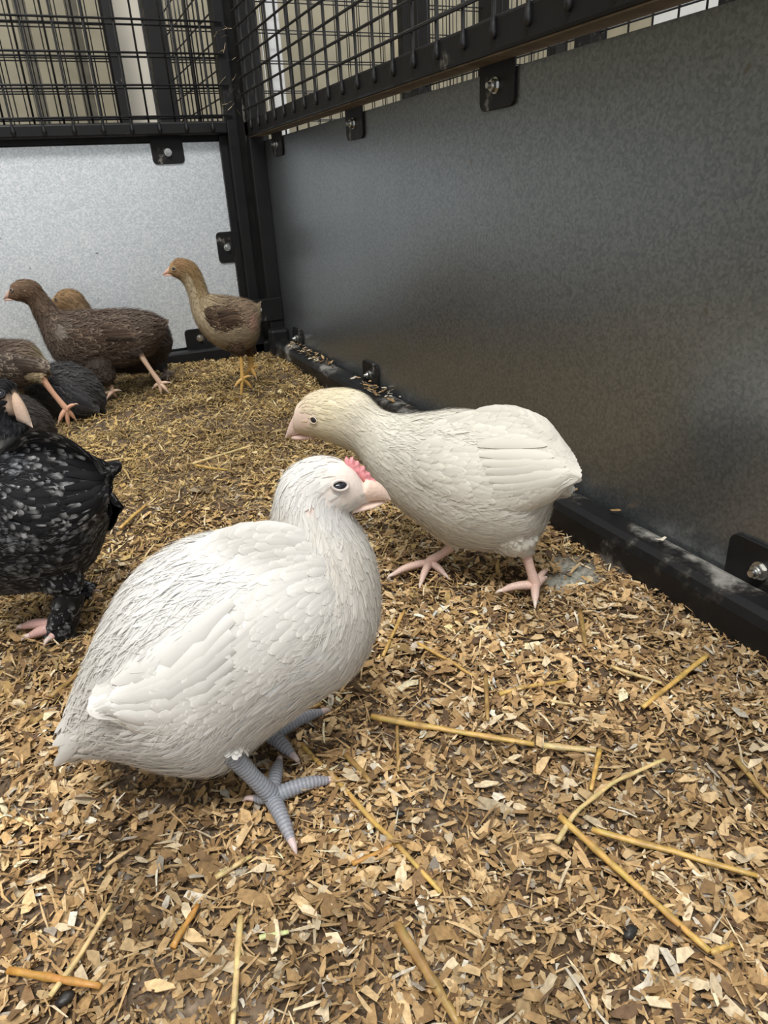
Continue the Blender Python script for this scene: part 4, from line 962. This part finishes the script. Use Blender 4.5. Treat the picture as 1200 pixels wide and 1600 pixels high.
            wsk = wcol(np.repeat(np.linspace(0, 1, 30), n2), np.tile(np.linspace(0, 1, n2), 30), np.zeros((30 * n2, 1, 1)), np.full((30 * n2, 1, 1), 0.4), rg, P.reshape(-1, 3)).reshape(-1, 3)
            wc.push(base.reshape(-1, 3), Fq, wsk, S.N.reshape(-1, 3))
            wc.build('wing', root)
    # ---- eyes
    if 'eye' in d:
        ea, eb = d['eye']; er = cfg.get('eye_r', 0.0040)
        for side in (d['near'], -d['near']):
            h = side_hit(ea, eb, side)
            if not h: continue
            nrm = Vector(h[1]); nrm = nrm if nrm.y * side > 0 else -nrm
            bm = bmesh.new(); bmesh.ops.create_uvsphere(bm, u_segments=20, v_segments=12, radius=er)
            me = bpy.data.meshes.new('eye'); bm.to_mesh(me); bm.free()
            o = link('eye', me, M['eye'], root, h[0] - nrm * er * 0.30, True)
            o.scale = (1.15, 1, cfg.get('eye_h', 0.9))
            o['label'] = 'dark glossy eye'
            rimp = []
            ux = Vector((1, 0, -0.1)); ux = (ux - nrm * ux.dot(nrm)).normalized(); uz = nrm.cross(ux)
            ring = [h[0] + nrm * (er * 0.42 - 0.0 ) + ux * (er * 1.12 * math.cos(2 * math.pi * q / 20)) + uz * (er * 0.96 * cfg.get('eye_h', 0.9) * math.sin(2 * math.pi * q / 20)) for q in range(21)]
            S = tube_surface([tuple(v) for v in ring], [er * cfg.get('lidw', 0.13)] * 21, 8, 3)
            surf_to(rimp, S, np.array(cfg.get('lid', (0.74, 0.62, 0.54))), 0)
            link('eyelid', assemble('eyelid', rimp), M['skin'], root)
    # ---- beak
    if 'beak' in d:
        bt, ridge, tip, ltip, chin, gape, midb = d['beak']; w = cfg.get('beak_w', 0.0058); bc = cfg['beak']
        st = []
        for k in range(9):
            f = k / 8
            top = lerp2(lerp2(bt, ridge, f), lerp2(ridge, tip, f), f)
            g2 = lerp2(gape, midb, 0.35)
            bot = lerp2(g2, (tip[0], tip[1]), f ** 1.1)
            bot = (bot[0], bot[1] + 0.0010 * math.sin(math.pi * f))
            st.append((top, bot, w * (1 - f) ** 0.65 + 0.0004))
        up_o = beak_half(st, w, bc, 'upper_beak', root, True)
        st = []
        for k in range(7):
            f = k / 6
            fu = 0.86 * f
            top = lerp2(lerp2(gape, midb, 0.35), tip, fu ** 1.1); top = (top[0], top[1] + 0.0010 * math.sin(math.pi * fu) - 0.0002)
            bot = lerp2(chin, ltip, f)
            bot = (bot[0], bot[1]) if f > 0 else (gape[0], gape[1] - 0.002)
            st.append((top, bot, w * 0.88 * (1 - f) ** 0.6 + 0.0003))
        beak_half(st, w * 0.9, bc, 'lower_beak', root, False)
        if cfg.get('nostril', True):
            npos = lerp2(lerp2(bt, ridge, 0.75), midb, 0.42)
            for side in (1, -1):
                bm = bmesh.new(); bmesh.ops.create_uvsphere(bm, u_segments=10, v_segments=6, radius=0.0011)
                bmesh.ops.scale(bm, vec=(1.7, 0.5, 0.7), verts=bm.verts)
                me = bpy.data.meshes.new('nostril'); bm.to_mesh(me); bm.free()
                link('nostril', me, M['dark_horn'], up_o, (npos[0], side * w * 0.62, npos[1]), True)
    # ---- comb
    if 'comb' in d and d['comb']:
        pts = d['comb']; th_ = 0.0016
        bm = bmesh.new()
        f = bm.faces.new([bm.verts.new((a, -th_, b_)) for a, b_ in pts])
        r_ = bmesh.ops.extrude_face_region(bm, geom=[f])
        bmesh.ops.translate(bm, vec=(0, 2 * th_, 0), verts=[v for v in r_['geom'] if isinstance(v, bmesh.types.BMVert)])
        bmesh.ops.recalc_face_normals(bm, faces=bm.faces)
        bmesh.ops.bevel(bm, geom=[e for e in bm.edges], offset=0.0006, segments=2, affect='EDGES')
        bmesh.ops.triangulate(bm, faces=bm.faces)
        me = bpy.data.meshes.new('comb'); bm.to_mesh(me); bm.free()
        o = link('comb', me, M['comb'], root, None, True); o['label'] = 'small pink serrated comb'
    return root, tr

M['comb'] = simple_mat('pink_comb', (0.80, 0.31, 0.33), 0.55, 0.15, 400, bump=0.5)
M['comb'].node_tree.nodes['Principled BSDF'].inputs['Subsurface Weight'].default_value = 0.0
M['dark_horn'] = simple_mat('dark_horn', (0.25, 0.12, 0.08), 0.7, 0.2, 300)

def bc(x): return x[:, None, None] if x.ndim == 1 else x
def pack(base, n, shape): return np.broadcast_to(base[:, None, None, :], (n,) + shape + (3,))

def plain(colfun, var=0.05, edge=0.06):
    """single coloured feathers, a little darker towards the root"""
    def f(t, ph, U, V, rg, pos):
        n = len(t); base = colfun(t, ph, pos) * (1 + rg.normal(0, var, (n, 1)))
        k = (1 - edge) + edge * V
        return base[:, None, None, :] * (k + 0 * U)[..., None]
    return f

def laced(dark, light, var=0.15, amt=0.8, tip=0.5):
    """dark feathers with pale margins"""
    def f(t, ph, U, V, rg, pos):
        n = len(t); dk = dark(t, ph, pos) * (1 + rg.normal(0, var, (n, 1))); lt = light(t, ph, pos) * (1 + rg.normal(0, var, (n, 1)))
        a = amt * rg.uniform(0.3, 1.0, (n, 1, 1))
        k = np.clip(a * (np.abs(U) ** 2 * 0.8 * V + tip * (V > 0.9)), 0, 1)[..., None]
        return dk[:, None, None, :] * (1 - k) + lt[:, None, None, :] * k
    return f

def spangled(dark, light, prob=0.5, var=0.2):
    """black feathers, some with white tips and bars"""
    def f(t, ph, U, V, rg, pos):
        n = len(t); dk = dark(t, ph, pos) * (1 + rg.normal(0, var, (n, 1))); lt = light(t, ph, pos) * rg.uniform(0.5, 1.15, (n, 1))
        on = (rg.random((n, 1, 1)) < prob) * 1.0
        bar = np.exp(-((V - rg.uniform(0.72, 1.0, (n, 1, 1))) / rg.uniform(0.08, 0.2, (n, 1, 1))) ** 2)
        side_ = rg.uniform(-0.8, 0.8, (n, 1, 1))
        k = (on * bar * np.clip(1.1 - np.abs(U - side_) * 0.75, 0, 1))[..., None]
        return dk[:, None, None, :] * (1 - k) + lt[:, None, None, :] * k
    return f

def const(c):
    c = np.array(c, float)
    return lambda t, ph, pos: np.broadcast_to(c, (len(t), 3)).copy()
def along(ts, cs):
    cs = np.array(cs, float)
    return lambda t, ph, pos: np.stack([np.interp(t, ts, cs[:, q]) for q in range(3)], -1)
def skinf(fn): return lambda t, ph, pos: fn(t, ph if ph is not None else t * 0, pos)

def blend_spot(base, spots):
    """base colour with bare skin spots (a, b, radius, colour)"""
    def f(t, ph, pos):
        c = base(t, ph, pos)
        for a, b_, r_, col in spots:
            d = np.sqrt((pos[:, 0] - a) ** 2 + (pos[:, 2] - b_) ** 2)
            k = np.clip(1.4 - d / r_, 0, 1)[:, None]
            c = c * (1 - k) + np.array(col) * k
        return c
    return f

# ---- white bird in front
E_ = BIRDS['hen']['eye']
W_ = along([0, 0.25, 0.45, 0.6, 0.7, 1.0], [(0.78, 0.76, 0.72), (0.80, 0.79, 0.765), (0.82, 0.81, 0.785), (0.83, 0.79, 0.72), (0.83, 0.82, 0.795), (0.82, 0.77, 0.70)])
face = [(E_[0] + 0.004, E_[1] - 0.002, 0.013, (0.86, 0.74, 0.66)), (E_[0] - 0.015, E_[1] - 0.006, 0.005, (0.82, 0.60, 0.52))]
make_bird('hen', 'white_pullet', 'white young hen crouching in front, with pink comb and slate grey feet', 'chicken', dict(
    seed=11, skin=blend_spot(W_, face), thigh=skinf(const((0.84, 0.80, 0.74))), leg=(0.30, 0.32, 0.36), toe=(0.42, 0.39, 0.42), claw=(0.74, 0.58, 0.55), ridge=0.10,
    col=plain(W_, 0.035, 0.08), wcol=plain(const((0.82, 0.80, 0.76)), 0.045, 0.12), thcol=plain(const((0.80, 0.78, 0.74)), 0.03, 0.05), n=9500, Lt=[0, 0.12, 0.35, 0.55, 0.66, 0.74, 0.85, 1.0], L=[0.034, 0.030, 0.024, 0.018, 0.014, 0.010, 0.006, 0.004],
    tmax=0.97, bald=[(E_[0], E_[1], 0.0085), (E_[0] + 0.010, E_[1] - 0.003, 0.009), (E_[0] - 0.015, E_[1] - 0.005, 0.004)], down=9000, dlift=0.12, lift=0.045, soft=0.82, wr=0.15,
    tufts=1500, tail=(46, 0.040, 0.09, 0.95, 0), nth=300, thL=0.7, wth=0.004, nw=950, wwr=0.2, nf=10, Lf=0.085, Lw=[0.030, 0.028, 0.020, 0.012], wsoft=0.7,
    eye_r=0.0036, eye_h=0.68, lidw=0.2, lid=(0.70, 0.62, 0.58), beak=[(0.86, 0.64, 0.53), (0.88, 0.68, 0.55)], beak_w=0.0066))

# ---- second white bird
E_ = BIRDS['white_chick']['eye']
W_ = along([0, 0.3, 0.55, 0.68, 0.8, 1.0], [(0.74, 0.71, 0.63), (0.78, 0.75, 0.68), (0.79, 0.76, 0.68), (0.80, 0.75, 0.63), (0.82, 0.74, 0.54), (0.82, 0.70, 0.53)])
face = [(E_[0] + 0.012, E_[1] - 0.004, 0.013, (0.86, 0.66, 0.56))]
make_bird('white_chick', 'cream_white_pullet', 'cream white young hen walking left beside the right wall, with pink feet', 'chicken', dict(
    seed=12, skin=blend_spot(W_, face), thigh=skinf(const((0.80, 0.75, 0.66))), leg=(0.72, 0.50, 0.42), toe=(0.78, 0.60, 0.52), claw=(0.80, 0.66, 0.58), ridge=0.025,
    col=plain(W_, 0.035, 0.08), wcol=plain(const((0.78, 0.75, 0.67)), 0.045, 0.13), thcol=plain(const((0.77, 0.74, 0.66)), 0.03, 0.05), n=7000, wr=0.16, Lt=[0, 0.15, 0.4, 0.6, 0.7, 0.85, 1.0], L=[0.030, 0.027, 0.022, 0.016, 0.012, 0.007, 0.004],
    tmax=0.96, bald=[(E_[0], E_[1], 0.006), (E_[0] + 0.014, E_[1] - 0.002, 0.008)], down=8000, dlift=0.13, lift=0.05, soft=0.8,
    tufts=1200, tail=(24, 0.026, 0.10, 0.8, 0), nth=420, thL=1.2, wth=0.005, nw=620, wwr=0.21, nf=9, Lf=0.058, Lw=[0.026, 0.026, 0.019, 0.012], wsoft=0.68,
    eye_r=0.0031, lid=(0.82, 0.70, 0.58), beak=[(0.86, 0.60, 0.52), (0.88, 0.68, 0.60)], beak_w=0.0066))

# ---- black and white speckled bird at the left edge
dk0 = const((0.010, 0.010, 0.012))
dk = along([0, 0.46, 0.54, 0.66, 0.72, 1], [(0.010, 0.010, 0.012), (0.010, 0.010, 0.012), (0.10, 0.10, 0.10), (0.13, 0.13, 0.125), (0.010, 0.010, 0.012), (0.010, 0.010, 0.012)]); lt = along([0, 0.4, 0.52, 0.66, 0.73, 1], [(0.30, 0.31, 0.33), (0.30, 0.31, 0.33), (0.52, 0.52, 0.50), (0.50, 0.50, 0.48), (0.05, 0.05, 0.06), (0.03, 0.03, 0.04)])
sk_ = along([0, 0.5, 0.72, 0.8, 1], [(0.03, 0.03, 0.033), (0.05, 0.05, 0.055), (0.04, 0.04, 0.045), (0.015, 0.015, 0.02), (0.015, 0.015, 0.02)])
E_ = BIRDS['black_chick']['eye']
make_bird('black_chick', 'speckled_pullet', 'black and white speckled young hen with feathered legs at the left edge', 'chicken', dict(
    seed=13, skin=blend_spot(sk_, [(E_[0] - 0.008, E_[1] - 0.008, 0.007, (0.80, 0.58, 0.44))]), thigh=skinf(const((0.03, 0.03, 0.033))), leg=(0.62, 0.38, 0.34), claw=(0.7, 0.55, 0.5),
    col=spangled(dk, lt, 0.55), thcol=spangled(dk0, const((0.35, 0.36, 0.38)), 0.5), over=0.005, wdrop=0.034, wslope=0.9, tmax=0.93, nostril=False, bald=[(E_[0] - 0.008, E_[1] - 0.010, 0.006)], n=5200, wr=0.2, Lt=[0, 0.2, 0.5, 0.65, 0.8, 1.0], L=[0.022, 0.019, 0.016, 0.012, 0.008, 0.004],
    down=4000, lift=0.07, soft=0.55, booted=(0.03, 0.03, 0.034), tail=None, nth=700, thL=1.0, wth=0.005, nw=420, nf=7, Lf=0.045, Lw=[0.020, 0.020, 0.015, 0.010], fcol=plain(dk0, 0.2), wcol=spangled(dk0, const((0.5, 0.5, 0.5)), 0.5), wsoft=0.4,
    eye_r=0.0032, lid=(0.05, 0.05, 0.05), beak=[(0.86, 0.58, 0.40), (0.84, 0.66, 0.54)], beak_w=0.0072))

# ---- buff and brown chick standing in the corner
body_c = along([0, 0.08, 0.25, 0.42, 0.55, 0.7, 0.85, 1], [(0.42, 0.34, 0.21), (0.28, 0.20, 0.135), (0.30, 0.225, 0.15), (0.44, 0.35, 0.22), (0.36, 0.265, 0.145), (0.27, 0.18, 0.085), (0.27, 0.165, 0.080), (0.34, 0.22, 0.12)])
def corner_col(t, ph, pos):
    c = body_c(t, ph, pos)
    under = np.clip((np.abs((ph % 1) - 0.5) < 0.25) * 1.0, 0, 1)[:, None] if ph is not None else 0
    lightc = np.array((0.58, 0.49, 0.34))
    k = under * np.interp(t, [0, 0.25, 0.4, 0.7, 0.78], [0.35, 0.4, 0.9, 0.75, 0.1])[:, None]
    c = c * (1 - k) + lightc * k
    d = np.sqrt(((pos[:, 0] + 0.020) / 0.009) ** 2 + ((pos[:, 2] - 0.118) / 0.014) ** 2)
    k = np.clip(1.3 - d, 0, 0.8)[:, None]
    return c * (1 - k) + np.array((0.52, 0.32, 0.25)) * k
brown = const((0.050, 0.029, 0.019)); tanf = const((0.30, 0.20, 0.12))
make_bird('corner_chick', 'buff_chick', 'long-necked buff chick with brown wing standing at the pen corner', 'chicken', dict(
    seed=14, tufts=900, tlift=0.26, twr=0.09, dwr=0.02, skin=corner_col, thigh=skinf(const((0.10, 0.06, 0.035))), leg=(0.68, 0.42, 0.13), claw=(0.45, 0.32, 0.2),
    col=plain(corner_col, 0.08, 0.05), thcol=plain(const((0.085, 0.052, 0.032)), 0.15), n=2200, Lt=[0, 0.3, 0.5, 0.75, 1.0], L=[0.016, 0.013, 0.010, 0.007, 0.004], tmax=0.96, down=6000, dlift=0.32, lift=0.08, soft=0.7,
    tail=(8, 0.018, 0.18, 0.7, 0), nth=260, wth=0.005, nw=170, nf=7, Lf=0.036, Lw=[0.018, 0.018, 0.014, 0.010], wcol=laced(brown, tanf, 0.2, 0.9), wsoft=0.35,
    eye_r=0.0030, lid=(0.55, 0.42, 0.25), beak=[(0.74, 0.44, 0.32), (0.70, 0.45, 0.36)], beak_w=0.0050, nostril=False, bald=[(BIRDS['corner_chick']['eye'][0], BIRDS['corner_chick']['eye'][1], 0.0045)]))

# ---- brown chick running left
bd = along([0, 0.3, 0.55, 0.75, 1], [(0.075, 0.052, 0.040), (0.085, 0.060, 0.046), (0.10, 0.070, 0.052), (0.11, 0.068, 0.042), (0.17, 0.11, 0.072)])
bl = along([0, 0.5, 0.8, 1], [(0.30, 0.23, 0.18), (0.33, 0.26, 0.20), (0.22, 0.14, 0.08), (0.34, 0.24, 0.17)])
make_bird('brown_chick', 'dark_brown_chick', 'dark brown chick striding left by the back wall, one pink leg trailing', 'chicken', dict(
    seed=15, bald=[(BIRDS['brown_chick']['eye'][0], BIRDS['brown_chick']['eye'][1], 0.005)], tufts=900, tlift=0.26, twr=0.09, dwr=0.02, skin=bd, thigh=skinf(const((0.075, 0.055, 0.045))), leg=(0.74, 0.52, 0.38), claw=(0.6, 0.45, 0.35),
    col=laced(blend_spot(bd, [(0.068, 0.125, 0.010, (0.30, 0.26, 0.22))]), bl, 0.25, 0.95), thcol=plain(const((0.085, 0.064, 0.054)), 0.2), n=2200, Lt=[0, 0.3, 0.55, 0.75, 1.0], L=[0.026, 0.022, 0.016, 0.009, 0.004], tmax=0.97, down=5000, dlift=0.32, lift=0.09, soft=0.5,
    tail=(10, 0.030, 0.14, 0.8, 0), nth=420, wth=0.006, nw=240, nf=8, Lf=0.05, Lw=[0.026, 0.024, 0.018, 0.012], wcol=laced(brown, const((0.30, 0.22, 0.16)), 0.25, 0.95), wsoft=0.35,
    eye_r=0.0030, lid=(0.40, 0.30, 0.22), beak=[(0.66, 0.45, 0.36), (0.55, 0.38, 0.32)], beak_w=0.0050, nostril=False))

# ---- tawny chick behind it
td = along([0, 0.4, 0.55, 0.7, 1], [(0.075, 0.055, 0.045), (0.08, 0.06, 0.05), (0.20, 0.14, 0.085), (0.25, 0.16, 0.085), (0.30, 0.19, 0.10)])
make_bird('behind_chick', 'tawny_headed_chick', 'tawny-headed chick mostly hidden behind the dark brown chick', 'chicken', dict(
    seed=16, tufts=900, tlift=0.26, twr=0.09, dwr=0.02, skin=td, thigh=skinf(const((0.05, 0.05, 0.055))), leg=(0.30, 0.24, 0.22), claw=(0.4, 0.3, 0.25),
    col=plain(td, 0.15, 0.1), thcol=plain(const((0.06, 0.06, 0.065)), 0.2), n=1800, Lt=[0, 0.4, 0.7, 1.0], L=[0.024, 0.018, 0.009, 0.004], tmax=0.96, down=5000, dlift=0.32, lift=0.09, soft=0.6,
    tail=(10, 0.030, 0.15, 0.8, 0), eye_r=0.0029, lid=(0.3, 0.2, 0.1), beak=[(0.45, 0.30, 0.16), (0.40, 0.28, 0.2)], beak_w=0.0048, nostril=False))

# ---- dark grey chick resting below them
gd = along([0, 0.5, 1], [(0.050, 0.050, 0.055), (0.058, 0.055, 0.052), (0.09, 0.075, 0.06)])
make_bird('grey_chick', 'charcoal_chick', 'charcoal chick resting on the litter under the dark brown chick', 'chicken', dict(
    seed=17, tufts=900, tlift=0.26, twr=0.09, dwr=0.02, skin=gd, thigh=skinf(const((0.05, 0.05, 0.05))), leg=(0.4, 0.3, 0.25),
    col=laced(gd, const((0.16, 0.15, 0.145)), 0.2, 0.6), n=1700, Lt=[0, 0.4, 0.7, 1.0], L=[0.026, 0.020, 0.010, 0.005], tmax=0.96, down=4000, dlift=0.28, lift=0.08, soft=0.5,
    tail=(10, 0.032, 0.15, 0.8, 0), wth=0.006, nw=200, nf=7, Lf=0.045, Lw=[0.024, 0.024, 0.018, 0.012], wcol=laced(const((0.045, 0.046, 0.052)), const((0.20, 0.19, 0.19)), 0.2, 0.8), wsoft=0.4,
    eye_r=0.0029, lid=(0.15, 0.12, 0.1), beak=[(0.4, 0.3, 0.2), (0.4, 0.3, 0.2)], beak_w=0.0048, nostril=False))

# ---- barred chick leaving the picture at the left
pd = along([0, 0.06, 0.14, 0.3, 1], [(0.42, 0.34, 0.20), (0.44, 0.37, 0.22), (0.20, 0.15, 0.11), (0.10, 0.07, 0.055), (0.16, 0.11, 0.07)])
make_bird('barred_chick', 'barred_wing_chick', 'chick with barred brown wing and pink leg cut off by the left edge', 'chicken', dict(
    seed=18, tufts=900, tlift=0.26, twr=0.09, dwr=0.02, skin=pd, thigh=skinf(const((0.20, 0.15, 0.10))), leg=(0.74, 0.42, 0.28), claw=(0.6, 0.42, 0.3),
    col=plain(pd, 0.2, 0.1), thcol=plain(const((0.30, 0.23, 0.14)), 0.2), n=1500, Lt=[0, 0.3, 0.6, 1.0], L=[0.018, 0.015, 0.010, 0.004], tmax=0.96, down=4500, dlift=0.34, lift=0.09, soft=0.5,
    tail=(9, 0.022, 0.16, 0.8, 0), nth=260, wth=0.006, nw=220, nf=8, Lf=0.045, Lw=[0.020, 0.020, 0.015, 0.010], wcol=laced(const((0.05, 0.035, 0.028)), const((0.46, 0.38, 0.30)), 0.2, 1.0), wsoft=0.35,
    eye_r=0.0029, lid=(0.3, 0.2, 0.1), beak=[(0.6, 0.4, 0.3), (0.6, 0.4, 0.3)], beak_w=0.0048, nostril=False))

# ---- dusky chick lying behind the speckled bird's beak
qd = along([0, 0.5, 1], [(0.070, 0.060, 0.056), (0.078, 0.066, 0.060), (0.10, 0.08, 0.06)])
make_bird('dusky_chick', 'dusky_grey_chick', 'plain dusky grey chick lying behind the speckled bird\'s beak', 'chicken', dict(
    seed=19, tufts=900, tlift=0.26, twr=0.09, dwr=0.02, skin=qd, thigh=skinf(const((0.05, 0.05, 0.05))), leg=(0.4, 0.3, 0.25),
    col=plain(qd, 0.15, 0.15), n=1300, Lt=[0, 0.4, 0.7, 1.0], L=[0.018, 0.015, 0.010, 0.005], tmax=0.96, down=4000, dlift=0.3, lift=0.08, soft=0.6,
    tail=(8, 0.018, 0.16, 0.8, 0), eye_r=0.0029, lid=(0.15, 0.12, 0.1), beak=[(0.4, 0.3, 0.2), (0.4, 0.3, 0.2)], beak_w=0.0046, nostril=False))
